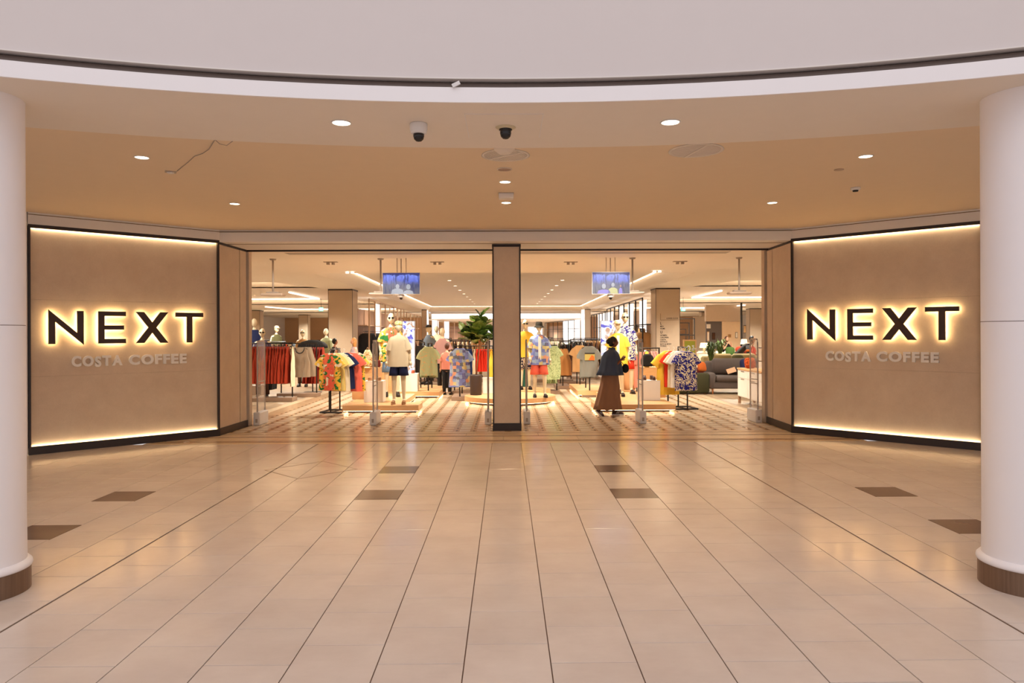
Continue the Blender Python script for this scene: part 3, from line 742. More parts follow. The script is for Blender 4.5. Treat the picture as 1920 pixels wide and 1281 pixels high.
# ------------------------------------------------------------------ garments
def ring(cx, cy, cz, rx, ry, n=20, fold=0.0, ph=0.0, k=5, sq=.8, tilt=0.0):
    r = []
    for i in range(n):
        a = 2*PI*i/n; c, s = math.cos(a), math.sin(a)
        f = 1+fold*math.sin(k*a+ph)
        x = math.copysign(abs(c)**sq, c)*rx*f; y = math.copysign(abs(s)**sq, s)*ry*f
        r.append(Vector((cx+x, cy+y, cz+x*tilt)))
    return r
def garment(w=.54, L=.72, d=.045, sleeve='short', flare=1.05, fold=.05, seed=0, sl=None, neck=.085, shoulder=.05, taper=1.0, arm_out=.42, n=32):
    rnd = random.Random(seed); h = w/2; mb = MB(); ph = rnd.random()*6
    if sleeve == 'strap': prof = [(0, h*.55, .01), (.05, h*.62, d*.4), (.16, h*.72, d*.8), (.28, h*.86, d)]
    elif sleeve == 'waist': prof = [(0, h*.8, d*.5), (.03, h*.82, d*.6)]
    else: prof = [(0, neck, d*.55), (-.004, neck+.012, d*.6), (.012, neck+.04, d*.62), (shoulder*.7, h*.66, d*.7), (shoulder+.03, h*.90, d*.8), (shoulder+.075, h*.97, d*.92), (.26, h*.92, d)]
    zl = prof[-1][0]
    for i in range(1, 6):
        t = i/5; prof.append((zl+(L-zl)*t, h*(taper+(flare-taper)*t) if sleeve != 'waist' else h*(.82+(flare-.82)*t), d*(1+.15*t)))
    R0_ = [ring(0, 0, -z, rx, ry, n, fold*min(1, z/.4), ph, 5+seed % 3, .9) for z, rx, ry in prof]
    fa = min(.02, d*.4) if d < .1 else .006
    for R_ in R0_:
        for p in R_: p.y += fa*min(1, -p.z/.35)*math.sin(p.x*34+ph+2.2*math.sin(p.z*3+ph))+.4*fa*math.sin(p.x*61+p.z*9+ph)*min(1, max(0, -p.z)/.2)
    mb.loft(R0_, cap=False)
    if sleeve in ('short', 'long'):
        sl = sl or (.26 if sleeve == 'short' else .56)
        for s in (-1, 1):
            rings = []; an = arm_out*1.45 if sleeve == 'short' else arm_out*.6
            dx, dz = math.sin(an), math.cos(an)
            for j in range(6):
                t = j/5; dist = sl*t
                rr = .078+.040*t**.7 if sleeve == 'short' else .085-.03*t
                cx = s*(h*.97-.085*dz+dist*dx); cz = -(shoulder+.03+.06*dx+dist*dz)
                rv = max(d*.72, .03)*(1+.12*t); R_ = []
                for q in range(14):
                    a = 2*PI*q/14; f = 1+fold*t*math.sin(3*a+ph)
                    u_, v_ = math.cos(a)*rr*f, math.sin(a)*rv*f
                    R_.append(Vector((cx+s*u_*dz, v_, cz+u_*dx)))
                rings.append(R_)
            mb.loft(rings, cap=False)
    return mb
GM = {}
def gmesh(kind, mat, **k):
    key = (kind, mat.name, tuple(sorted(k.items())))
    if key not in GM: GM[key] = garment(**k).data(kind, mat, True)
    return GM[key]
def hanger_mesh(white=False):
    mb = MB(); mb.tube([(-.2, 0, -.05), (-.1, 0, -.012), (0, 0, .005), (.1, 0, -.012), (.2, 0, -.05)], .007, 6)
    pts = [(0, 0, .0), (0, 0, .05)]+[(.022*math.sin(a), 0, .072-.022*math.cos(a)) for a in (.6, 1.5, 2.4, 3.3, 4.2)]
    mb.tube(pts, .0035, 5); return mb.data('hanger', M['white_plastic'] if white else M['black'])
HANG = hanger_mesh(); HANGW = hanger_mesh(True)
def hang(me, x, y, zr, rz, label, group=None, cat='garment', name=None, white=False):
    o = inst(name or me.name.split('.')[0], me, None, (x, y, zr-.088), rz); tag(o, label, cat, group)
    inst('hanger', HANGW if white else HANG, o)
    return o
T_ = dict(
    rust=cloth((160, 54, 30)), red=cloth((140, 38, 26)), cream=cloth((238, 222, 190)), navy=cloth((34, 40, 78)), coral=cloth((242, 112, 90)),
    sage=cloth((148, 150, 112)), black=M['blackfab'], yellow=cloth((246, 200, 70)), paleyellow=cloth((240, 214, 130)), scarlet=cloth((230, 62, 40)), blue=cloth((40, 66, 128)),
    greyblue=cloth((120, 134, 150)), tan=cloth((176, 122, 70)), tan2=cloth((184, 142, 96)), grey=cloth((122, 122, 114)), pink=cloth((222, 140, 120)), brown=cloth((86, 58, 44)),
    taupe=cloth((158, 138, 116)), white=cloth((240, 232, 222)), denim=cloth((110, 140, 176)), green=cloth((60, 110, 92)), mauve=cloth((176, 132, 124)), charcoal=cloth((58, 54, 54)), olive=cloth((88, 84, 54)), maroon=cloth((98, 34, 30)), orange=cloth((206, 104, 44)), jacket=cloth((72, 84, 108)), skirt=cloth((152, 112, 88)))

def rail_rack(label, X, Y, rz, L, h, base='plinth', group=None, bw=.42, cat='rack'):
    t = thing('clothes_rack', label, cat, (X, Y, 0), rz, group); hl = L/2
    if base == 'plinth':
        bx(-hl-.06, hl+.06, -bw/2, bw/2, 0, .10, b=.006).build('base_plinth', M['rack_base'], t); zb = .10
    elif base == 'frame':
        m = MB()
        for s in (-1, 1): m.beam((s*hl, -bw/2, .0125), (s*hl, bw/2, .0125)); m.beam((-hl, s*bw/2, .0125), (hl, s*bw/2, .0125))
        m.build('base_frame', M['black'], t); zb = .02
    for s in (-1, 1): MB().beam((s*hl, 0, zb), (s*hl, 0, h)).build('post', M['black'], t)
    MB().beam((-hl-.02, 0, h), (hl+.02, 0, h), .022).build('rail', M['black'], t)
    return t
M['rack_base'] = plain('rack_plinth', (150, 122, 100), .55)
def row(me, X, Y, rz, L, h, n, label, group, cat='garment', start=None, jit=.0, white=False, sub=None):
    c, s = math.cos(rz), math.sin(rz)
    for i in range(n):
        u = -L/2+.06+(L-.12)*(i/(n-1) if n > 1 else .5)+random.uniform(-jit, jit)
        m = me if not isinstance(me, list) else me[i % len(me)]
        lb = label if not isinstance(label, list) else label[i % len(label)]
        gp = group if not isinstance(group, list) else group[i % len(group)]
        hang(m, X+u*c, Y+u*s, h, rz+PI/2+random.uniform(-.12, .12), lb, gp, cat, white=white)

tee = lambda m, seed=0, **k: gmesh('t_shirt', m, seed=seed, **k)
dress = lambda m, seed=0, L=1.0: gmesh('dress', m, w=.44, L=L, d=.034, sleeve='strap', flare=1.25, fold=.09, seed=seed)
coat = lambda m, seed=0, L=.85: gmesh('coat', m, w=.50, L=L, d=.045, sleeve='long', seed=seed)
trou = lambda m, seed=0, L=.6: gmesh('folded_trousers', m, w=.34, L=L, d=.028, sleeve='waist', flare=1.0, fold=.06, seed=seed)

# ------------------------------------------------------------------ bodies
def skin_mesh(vs, es, rs, root=0, sub=1):
    me = bpy.data.meshes.new('skin'); me.from_pydata(vs, es, [])
    o = bpy.data.objects.new('skin', me); C.objects.link(o)
    o.modifiers.new('s', 'SKIN'); sv = me.skin_vertices[0].data
    for i, r in enumerate(rs): sv[i].radius = r if isinstance(r, tuple) else (r, r)
    sv[root].use_root = True
    m = o.modifiers.new('d', 'SUBSURF'); m.levels = sub
    bpy.context.view_layer.update()
    out = bpy.data.meshes.new_from_object(o.evaluated_get(bpy.context.evaluated_depsgraph_get()))
    bpy.data.objects.remove(o); return out
def head(mb, c, s=1.0, yaw=0.0, nose=1.0):
    n, m = 20, 14; vs = []; fs = []
    cy, sy = math.cos(yaw), math.sin(yaw)
    for j in range(m+1):
        th = PI*j/m
        for i in range(n):
            a = 2*PI*i/n; x, y, z = math.sin(th)*math.cos(a), math.sin(th)*math.sin(a), math.cos(th)
            X = x*.076*(1-.34*max(0, -z)**1.4); Y = y*.094*(1-.22*max(0, -z)**1.5)-max(0, -z)*.018; Z = z*.122
            if y < 0:
                g = math.exp(-((x/.20)**2+((z+.12)/.20)**2)); Y -= .022*g*nose
                for e in (-.38, .38): Y += .008*math.exp(-(((x-e)/.2)**2+((z-.08)/.13)**2))
                Y -= .006*math.exp(-((x/.3)**2+((z+.5)/.12)**2))
            vs.append((c[0]+s*(X*cy-Y*sy), c[1]+s*(X*sy+Y*cy), c[2]+s*Z))
    for j in range(m):
        for i in range(n): fs.append((j*n+i, (j+1)*n+i, (j+1)*n+(i+1) % n, j*n+(i+1) % n))
    mb.add(vs, fs)
    for e in (-1, 1): mb.ball((c[0]+s*(e*.076*cy), c[1]+s*(e*.076*sy), c[2]-.005), .012, .02, .03, 8, 6)
    return mb
def hand(mb, wr_, d, side):
    w_ = Vector(wr_); d = Vector(d).normalized(); a = Vector((0, 1, 0)) if abs(d.y) < .8 else Vector((0, 0, 1))
    u = d.cross(a).normalized(); v = u.cross(d).normalized()
    mb.tube([w_-d*.01, w_+d*.03, w_+d*.085], [.022, .036, .034], 8, flat=1.0 if False else .9)
    for k, ln in enumerate((.062, .075, .07, .055)):
        o_ = w_+d*.08+v*(-.027+.018*k); c1 = o_+d*ln*.55-u*.006*side; c2 = o_+d*ln-u*.022*side
        mb.tube([o_-d*.02, o_, c1, c2], [.0095, .0095, .0085, .006], 6)
    o_ = w_+d*.03-v*.03; mb.tube([o_, o_-v*.02+d*.025, o_-v*.022+d*.055], [.012, .0105, .007], 6)
BASE = dict(pelvis=(0, 0, .95), waist=(0, -.005, 1.10), chest=(0, 0, 1.30), top=(0, .005, 1.45), neck=(0, 0, 1.55), jaw=(0, -.01, 1.63),
    sl=(-.175, .005, 1.47), el=(-.235, .03, 1.19), wl=(-.26, -.03, .95), sr=(.175, .005, 1.47), er=(.235, .03, 1.19), wr=(.26, -.03, .95),
    hl=(-.095, 0, .90), kl=(-.105, -.02, .50), al=(-.11, .02, .09), fl=(-.115, -.07, .045), tl=(-.12, -.15, .03),
    hr=(.095, 0, .90), kr=(.105, -.02, .50), ar=(.11, .02, .09), fr=(.115, -.07, .045), tr=(.12, -.15, .03))
RAD = dict(pelvis=(.15, .105), waist=(.125, .09), chest=(.15, .105), top=(.12, .08), neck=(.052, .052), jaw=(.048, .048), sl=.06, el=.042, wl=.027, sr=.06, er=.042, wr=.027,
    hl=.085, kl=.058, al=.036, fl=(.036, .028), tl=(.034, .02), hr=.085, kr=.058, ar=.036, fr=(.036, .028), tr=(.034, .02))
EDG = [('pelvis', 'waist'), ('waist', 'chest'), ('chest', 'top'), ('top', 'neck'), ('neck', 'jaw'), ('top', 'sl'), ('sl', 'el'), ('el', 'wl'), ('top', 'sr'), ('sr', 'er'), ('er', 'wr'),
    ('pelvis', 'hl'), ('hl', 'kl'), ('kl', 'al'), ('al', 'fl'), ('fl', 'tl'), ('pelvis', 'hr'), ('hr', 'kr'), ('kr', 'ar'), ('ar', 'fr'), ('fr', 'tr')]
def body_mesh(pose=None, head_c=None, head_yaw=0, thin=1.0, hands=True, heads=1.0):
    P_ = dict(BASE); P_.update(pose or {}); heel = P_.pop('heel', None); ks = list(P_)
    me = skin_mesh([P_[k] for k in ks], [(ks.index(a), ks.index(b)) for a, b in EDG], [tuple(v*thin for v in RAD[k]) if isinstance(RAD[k], tuple) else RAD[k]*thin for k in ks], 0)
    mb = MB().mesh(me); bpy.data.meshes.remove(me)
    j = Vector(P_['jaw']); hc = Vector(head_c) if head_c else j+Vector((0, -.012, .105)); head(mb, hc, heads, head_yaw)
    if heel: P_['heel'] = heel
    if hands:
        for s, a, b in ((1, 'el', 'wl'), (-1, 'er', 'wr')): hand(mb, P_[b], Vector(P_[b])-Vector(P_[a]), s)
    return mb, P_, hc
_bm = {}
def shorts(mat, L=.40, flare=1.0, w=.2):
    k = ('shorts', mat.name, L, flare)
    if k not in _bm:
        mb = MB(); mb.loft([ring(0, 0, z, rx, ry, 24, .02, 0, 6, .9) for z, rx, ry in ((1.04, .15, .115), (1.0, .165, .125), (.90, .182, .135), (.86, .186, .135))])
        for s in (-1, 1):
            zb = 1.04-L; mb.loft([ring(s*(.09+.02*t), -.004, .90+(zb-.90)*t, .09+.022*t*flare, .115+.012*t*flare, 18, .03, s, 4, .95) for t in (0, .3, .65, 1)])
        _bm[k] = mb.data('shorts', mat, True)
    return _bm[k]
def trousers_mesh(mat, P_=None):
    P_ = P_ or BASE; k = ('trousers', mat.name, tuple(P_['kl']), tuple(P_['al']))
    if k not in _bm:
        mb = MB(); pz = Vector(P_['pelvis'])
        mb.loft([ring(pz.x, pz.y, pz.z+dz, rx, ry, 20, .02, 0, 6, .9) for dz, rx, ry in ((.12, .145, .11), (.0, .17, .125), (-.1, .175, .125))])
        for a in 'lr':
            h, kn, an = (Vector(P_[q+a]) for q in 'hka')
            mb.tube([h+Vector((0, 0, .03)), h.lerp(kn, .5), kn, kn.lerp(an, .5), an+Vector((0, 0, .02))], [.10, .09, .075, .068, .064], 14)
        _bm[k] = mb.data('trousers', mat, True)
    return _bm[k]
def shoes(parent, P_, mat, kind='sandal', stripe=None):
    for a in 'lr':
        an, ft, tp = Vector(P_['a'+a]), Vector(P_['f'+a]), Vector(P_['t'+a])
        d = (tp-ft); d.z = 0; d = d.normalized(); rot = math.atan2(d.x, -d.y)
        c = Vector((ft.x, ft.y, ft.z-.045)); pit = 0
        if kind == 'sandal':
            s = MB(); s.loft([ring(0, -.03, z, .048, .142, 18, 0, 0, 1, .85) for z in (0, .022)])
            o = s.build('sandal', mat, parent, False, c, rot)
            MB().loft([ring(0, -.075, .02, .047, .03, 16), ring(0, -.07, .06, .042, .028, 16), ring(0, -.06, .076, .02, .024, 16)]).build('strap', M['sand_strap'] if mat is M['black'] else mat, o, True)
            MB().loft([ring(0, -.005, .02, .045, .022, 16), ring(0, .0, .075, .038, .02, 16), ring(0, .005, .092, .02, .018, 16)]).build('strap', M['sand_strap'] if mat is M['black'] else mat, o, True)
        else:
            s = MB(); s.loft([ring(0, -.03, .02, .05, .145, 18, 0, 0, 1, .85), ring(0, -.03, .05, .049, .14, 18, 0, 0, 1, .9), ring(0, .01, .08, .043, .095, 18), ring(0, .045, .105, .04, .055, 18)])
            o = s.build('shoe', mat, parent, True, c, rot)
            MB().loft([ring(0, -.03, z, .052, .148, 18, 0, 0, 1, .85) for z in (0, .022)]).build('sole', M['white_plastic'] if stripe else mat, o)
            if stripe:
                for k in range(3):
                    for sx in (-1, 1): MB().box(-.003, .003, -.004, .004, -.03, .03, Matrix.Translation((sx*.047, -.045+.025*k, .062)) @ Matrix.Rotation(.6, 4, 'X')).build('stripe', M['white_plastic'], o)
            if a == 'l' and P_.get('heel'): o.rotation_euler[0] = P_['heel']
ZP = .17
M['sand_strap'] = plain('sandal_strap', (60, 46, 40), .7)
M['tan_leather'] = plain('tan_leather', (170, 124, 84), .7)
def sunglasses(parent, hc):
    g = MB()
    for s in (-1, 1): g.ball((s*.034, -.092, .012), .027, .008, .02, 12, 8)
    g.box(-.012, .012, -.103, -.096, .014, .02)
    for s in (-1, 1): g.beam((s*.062, -.085, .018), (s*.078, .0, .016), .007)
    return g.build('sunglasses', M['lens'], parent, True, hc)
def hat(parent, hc, kind, mat):
    g = MB()
    if kind == 'bucket':
        g.lathe([(.088, .03), (.086, .07), (.078, .115), (.06, .13), (.002, .133)], 24, cap=False); g.lathe([(.086, .035), (.10, .02), (.135, -.012), (.137, -.016), (.10, .014)], 24, cap=False)
    else:
        g.lathe([(.087, .045), (.088, .07), (.078, .108), (.05, .13), (.002, .135)], 24, cap=False)
        if kind == 'cap': g.loft([ring(0, -.09, .04, .07, .085, 18), ring(0, -.09, .048, .07, .082, 18)])
    g2 = MB(); g2.add([(x, y*1.08-.004, z) for x, y, z in g.v], g.f)
    return g2.build('bucket_hat' if kind == 'bucket' else 'cap', mat, parent, True, hc)
BM = None
POSE2 = dict(el=(-.25, .02, 1.2), wl=(-.23, -.09, .98), kr=(.13, -.06, .50), ar=(.135, -.03, .09), fr=(.14, -.12, .045), tr=(.15, -.2, .03))
_bod = {}
def get_body(key, pose=None, **k):
    if key not in _bod:
        mb, P_, hc = body_mesh(pose, **k); _bod[key] = (mb, P_, hc)
    return _bod[key]
_md = {}
def figure(name, label, cat, loc, rz, height, key='A', pose=None, skin=None, group=None, **k):
    mb, P_, hc = get_body(key, pose, **k)
    t = thing(name, label, cat, loc, rz, group); s = height/1.855; t.scale = (s, s, s)
    skin = skin or M['mannequin']
    if (key, skin.name) not in _md: _md[(key, skin.name)] = mb.data('body', skin, True)
    inst('body', _md[(key, skin.name)], t)
    return t, P_, hc
def wear_tee(t, mat, name='t_shirt', **k):
    a = dict(w=.46, L=.66, d=.135, sleeve='short', flare=1.05, fold=.02, arm_out=.16, neck=.07, shoulder=.06, sl=.24); a.update(k); a['w'] -= .05; a['arm_out'] = min(a['arm_out'], .2) if a['sleeve'] == 'short' else .34
    if a['sleeve'] == 'long': a['sl'] = .54
    return inst(name, gmesh(name, mat, **a), t, (0, 0, 1.54))

# ------------------------------------------------------------------ plinths, boxes
def plinth(label, poly, z0, z1, round_=False):
    x = sum(p[0] for p in poly)/len(poly); y = sum(p[1] for p in poly)/len(poly)
    t = thing('display_plinth', label, 'plinth', (x, y, 0)); lp = [(a-x, b-y) for a, b in poly]
    MB().slab(lp, z0, z1).build('deck', M['oak'], t)
    ins = [(a*.90, b*.90) for a, b in lp]; MB().slab(ins, 0, z0).build('recessed_base', M['dark_bronze'], t)
    led = [(a*.96, b*.96) for a, b in lp]; n = len(led)
    l2 = [(a*.985, b*.985) for a, b in lp]
    vs = [(a, b, z0-.004) for a, b in led]+[(a, b, z0-.004) for a, b in l2]
    MB().add(vs, [(i, (i+1) % n, (i+1) % n+n, i+n) for i in range(n)]).build('led_strip', M['plinth_led'], t)
    return t
def rect(x0, x1, y0, y1): return [(x0, y0), (x1, y0), (x1, y1), (x0, y1)]
plinth('low wooden plinth under the cream t-shirt mannequin, left of the pillar', [(-3.47, 14.8), (-1.86, 14.8), (-1.86, 15.5), (-2.3, 15.5), (-2.3, 17.7), (-3.47, 17.7)], .055, .17)
plinth('rear wooden plinth with the lightbox, left of the pillar', rect(-3.4, -1.74, 18.2, 20.6), .055, .17)
plinth('low wooden plinth behind the woman with the brown skirt', [(1.88, 14.75), (3.58, 14.75), (3.58, 17.9), (2.3, 17.9), (2.3, 15.5), (1.88, 15.5)], .055, .17)
plinth('rear wooden plinth with the yellow shirt mannequin group on the right', rect(1.87, 3.4, 18.3, 20.8), .055, .17)
cx_, cy_ = .09, 17.1
plinth('oval wooden plinth behind the pillar under the fig plant and mannequins', [(cx_+1.11*math.cos(2*PI*i/48), cy_+1.0*math.sin(2*PI*i/48)) for i in range(48)], .055, .17)
plinth('second round wooden plinth behind the oval one, under the yellow t-shirt mannequin', [(.45+.75*math.cos(2*PI*i/40), 19.0+.7*math.sin(2*PI*i/40)) for i in range(40)], .055, .17)
def crate(label, px0, px1, pyt, Y, zb, d, mat, name='display_box'):
    a = at(px0, pyt, Y); b = at(px1, pyt, Y)
    t = thing(name, label, 'display box', ((a.x+b.x)/2, Y, zb)); h = (b.x-a.x)/2; H_ = a.z-zb
    bx(-h, h, 0, d, 0, H_-.012, b=.004).build('carcass', mat, t); bx(-h-.004, h+.004, -.004, d+.004, H_-.012, H_).build('top_panel', mat, t)
    return t, Vector(((a.x+b.x)/2, Y+d/2, a.z))
_, kb1 = crate('tall pale wooden box holding handbags behind the white box, left plinth', 660, 709, 690, 16.2, ZP, .5, M['oak'])
crate('second tall wooden box beside the lightbox, behind the cream t-shirt mannequin', 709, 734, 681, 18.4, ZP, .5, M['oak'])
_, kw1 = crate('white display box on the left plinth with tan sandals on top', 682, 718, 715, 15.5, ZP, .38, M['plinth_white'])
_, kw1b = crate('white display box behind the cream t-shirt mannequin with brown sandals on top', 749, 782, 701, 18.3, ZP, .4, M['plinth_white'])
crate('tall wooden box behind the coral shorts mannequin on the right', 1163, 1191, 681, 18.6, ZP, .5, M['oak'])
_, kb2 = crate('tall pale wooden box under the black bag bust on the right', 1204, 1248, 689, 16.3, ZP, .5, M['oak'])
_, kw2 = crate('white display box on the right plinth with brown shoes on top', 1201, 1238, 714, 15.6, ZP, .38, M['plinth_white'])
_, kw3 = crate('white display box beside the dark plant pot on the oval plinth', 905, 925, 709, 17.6, ZP, .3, M['plinth_white'])
def shoe_pair(c, label, mat, kind='sandal'):
    for i, s in enumerate((-1, 1)):
        o = MB()
        o.loft([ring(0, -.0, z, .045, .13, 18, 0, 0, 1, .85) for z in (0, .025)])
        t = tag(o.build('sandal', mat, None, True, Vector(c)+Vector((s*.095, 0, 0)), .2*s), label+(', left one' if s < 0 else ', right one'), 'shoe')
        MB().loft([ring(0, -.04, .02, .045, .05, 16), ring(0, -.035, .07, .04, .045, 16), ring(0, -.03, .088, .02, .03, 16)]).build('strap', mat, t, True)
        if kind != 'sandal': MB().loft([ring(0, .07, .02, .04, .05, 16), ring(0, .08, .08, .033, .04, 16), ring(0, .08, .1, .03, .036, 16)]).build('heel_counter', mat, t, True)
shoe_pair(kw1, 'cream slip-on sandal on the white box by the left plinth', M['tan_leather'])
shoe_pair(kw1b, 'orange brown sandal on the white box behind the cream t-shirt mannequin', plain('rust_leather', (180, 84, 50), .6))
shoe_pair(kw2, 'dark brown shoe on the white box of the right plinth', plain('brown_leather', (84, 52, 42), .5), 'shoe')

# lightboxes
def lightbox(label, px0, px1, pyt, Y, zb, motif):
    a = at(px0, pyt, Y); b = at(px1, pyt, Y); h = (b.x-a.x)/2; H_ = a.z-zb
    t = thing('lightbox_poster', label, 'lightbox', ((a.x+b.x)/2, Y, zb))
    bx(-h, h, 0, .1, 0, H_).build('frame', M['chrome'], t)
    bx(-h+.012, h-.012, -.004, 0, .012, H_-.012).build('poster', M['poster'], t)
def m_poster():
    t = NT('poster_print'); v = t.co('Object'); n = t.n('ShaderNodeTexNoise'); n.inputs['Scale'].default_value = 2.6; n.inputs['Distortion'].default_value = 1.6; n.inputs['Detail'].default_value = 2; t.l(v, n.inputs['Vector'])
    col = t.ramp(n.outputs['Fac'], [(.36, lin((206, 160, 130))), (.42, lin((246, 240, 240))), (.56, lin((240, 242, 252))), (.6, lin((110, 110, 220))), (.66, lin((90, 84, 200)))])
    t.base((.02, .02, .02)); t.l(col, t.b.inputs['Emission Color']); t.b.inputs['Emission Strength'].default_value = 1.15; return t.m
M['poster'] = m_poster()
lightbox('glowing white and blue fashion lightbox behind the left mannequins', 754, 778, 602, 19.3, ZP, 0)
lightbox('glowing white and blue fashion lightbox behind the yellow shirt mannequin', 1126, 1178, 601, 20.0, ZP, 1)

# ------------------------------------------------------------------ mannequins
def stand_at(px, py, z=ZP): return fl(px, py, z)
def mq(label, px, py, rz=0, h=1.84, key='A', z=ZP, pose=None, loc=None, group=None):
    t, P_, hc = figure('mannequin', label, 'mannequin', loc or stand_at(px, py, z), rz, h, key, pose, group=group)
    return t, P_, hc
L_ = stand_at(748, 757.5); hh = (at(748, 602, L_.y).z-ZP)
t, P_, hc = mq('cream mannequin in a plain cream t-shirt, navy shorts and cap at the front left', 0, 0, .05, hh-.01, 'A', loc=L_)
wear_tee(t, T_['cream'], w=.50, L=.70); inst('shorts', shorts(T_['navy'], .40), t); hat(t, hc, 'bucket' if False else 'cap2', m_print('cap_print', (222, 206, 150), (196, 160, 84), 14, .5)); shoes(t, P_, M['tan_leather'])
zz = .23
L_ = fl(734, 743, ZP); t, P_, hc = mq('mannequin in sunglasses and a yellow tropical shirt behind the cream t-shirt mannequin', 0, 0, .15, at(728, 587.5, L_.y).z-ZP, 'B', pose=POSE2, loc=L_)
wear_tee(t, M['tropic'], 'open_shirt', w=.52, L=.76, flare=1.15); inst('shorts', shorts(T_['denim'], .50), t); sunglasses(t, hc); shoes(t, P_, M['black'], 'shoe')
L_ = fl(1011, 744.5, ZP); t, P_, hc = mq('mannequin in a dark bucket hat, blue patchwork shirt and coral shorts on the oval plinth', 0, 0, .05, at(1014, 604, L_.y).z-ZP, 'B', loc=L_)
wear_tee(t, M['patch'], 'open_shirt', w=.52, L=.74, flare=1.15)
bx(-.03, .035, -.15, -.12, -.62, -.06).build('inner_vest', T_['white'], t, loc=(0, 0, 1.54)); inst('shorts', shorts(T_['coral'], .48, 1.4), t); hat(t, hc, 'bucket', cloth((48, 42, 34))); shoes(t, P_, M['black'])
L_ = fl(986, 729.5, ZP); t, P_, hc = mq('mannequin in sunglasses, yellow t-shirt and floral shorts just right of the pillar', 0, 0, .1, 1.88, 'A', loc=(at(985, 729, 18.9).x, 18.9, ZP))
wear_tee(t, T_['yellow'], w=.54, L=.68); inst('shorts', shorts(M['mono_floral'], .50), t); sunglasses(t, hc); shoes(t, P_, M['black'])
L_ = (at(1155, 740, 17.0).x, 16.7, ZP); t, P_, hc = mq('mannequin in a pink cap and bright yellow shirt behind the woman in the brown skirt', 0, 0, -.1, at(1155, 601, 16.7).z-ZP, 'A', loc=L_)
wear_tee(t, T_['yellow'], 'open_shirt', w=.52, L=.78, flare=1.12); bx(-.035, .035, -.15, -.125, -.5, -.05).build('inner_vest', T_['white'], t, loc=(0, 0, 1.54)); inst('shorts', shorts(T_['cream'], .46), t); hat(t, hc, 'cap', cloth((232, 206, 160))); shoes(t, P_, M['black'])
L_ = fl(1180, 737.5, ZP); t, P_, hc = mq('mannequin in sunglasses, navy floral shirt and coral shorts by the right lightbox', 0, 0, .05, at(1171, 586, L_.y).z-ZP, 'B', loc=(at(1172, 737, L_.y).x, L_.y, ZP))
wear_tee(t, M['navy_floral'], 'open_shirt', w=.53, L=.78, flare=1.1); inst('shorts', shorts(T_['scarlet'], .48), t); sunglasses(t, hc); shoes(t, P_, M['black'])
# back mannequins: (label, px, py head top, Y, rz, top, name, bottom, hat, glasses, plinth z)
def back(label, px, pyt, Y, rz, top, bottom, hk=None, hm=None, gl=False, long=False, key='A', h=1.86):
    p = at(px, pyt, Y); z = max(0.0, p.z-h); hgt = p.z-z
    if z > .02:
        g = thing('mannequin_stand', 'low grey block under the '+label.replace('mannequin', 'figure', 1).replace('a ', '', 1) if False else 'low brown block that raises the '+label.split(' mannequin')[0]+' mannequin', 'plinth', (p.x, Y, 0)); bx(-.3, .3, -.3, .3, 0, z, b=.004).build('block', M['rack_base'], g)
    t, P_, hc = mq(label, 0, 0, rz, hgt, key, loc=(p.x, Y, z))
    wear_tee(t, top, 'jacket' if long else 't_shirt', sleeve='long' if long else 'short', w=.50, L=.72, arm_out=.3)
    inst('trousers', trousers_mesh(bottom), t)
    if hk: hat(t, hc, hk, hm)
    if gl: sunglasses(t, hc)
    shoes(t, P_, M['white_plastic'] if bottom is T_['black'] else M['black'], 'shoe')
back('navy shirt mannequin at the far left edge of the shop opening', 477, 597.5, 19.6, .1, T_['navy'], T_['charcoal'], long=True)
back('plaid jacket mannequin with sunglasses near the left antenna', 492, 616, 18.4, .2, M['plaid'], T_['brown'], gl=True, long=True)
back('olive shirt mannequin with a pale cap against the tan back wall', 518, 611.5, 26, 1.0, T_['olive'], T_['black'], 'cap', T_['cream'], long=True)
back('tan jacket mannequin with dark glasses left of the square shop column', 568, 618, 22.5, .05, T_['tan2'], T_['brown'], gl=True, long=True)
back('pale green coat mannequin peeking out left of the square shop column', 612, 616, 23.5, -.3, T_['sage'], T_['brown'], long=True)
back('dark capped mannequin in a grey t-shirt left of the fig plant', 805, 609.5, 22, -.9, T_['greyblue'], T_['charcoal'], 'cap', T_['charcoal'])
back('bare-headed mannequin in a cream top behind the dark capped one', 819, 611.5, 25, -.4, T_['cream'], T_['tan2'])
back('mauve t-shirt mannequin in black trousers left of the fig plant', 830, 615, 20.3, -.4, T_['mauve'], T_['black'])
back('far small mannequin in a peach dress in front of the bright back wall', 896, 620, 27, .2, T_['tan2'], T_['tan2'])

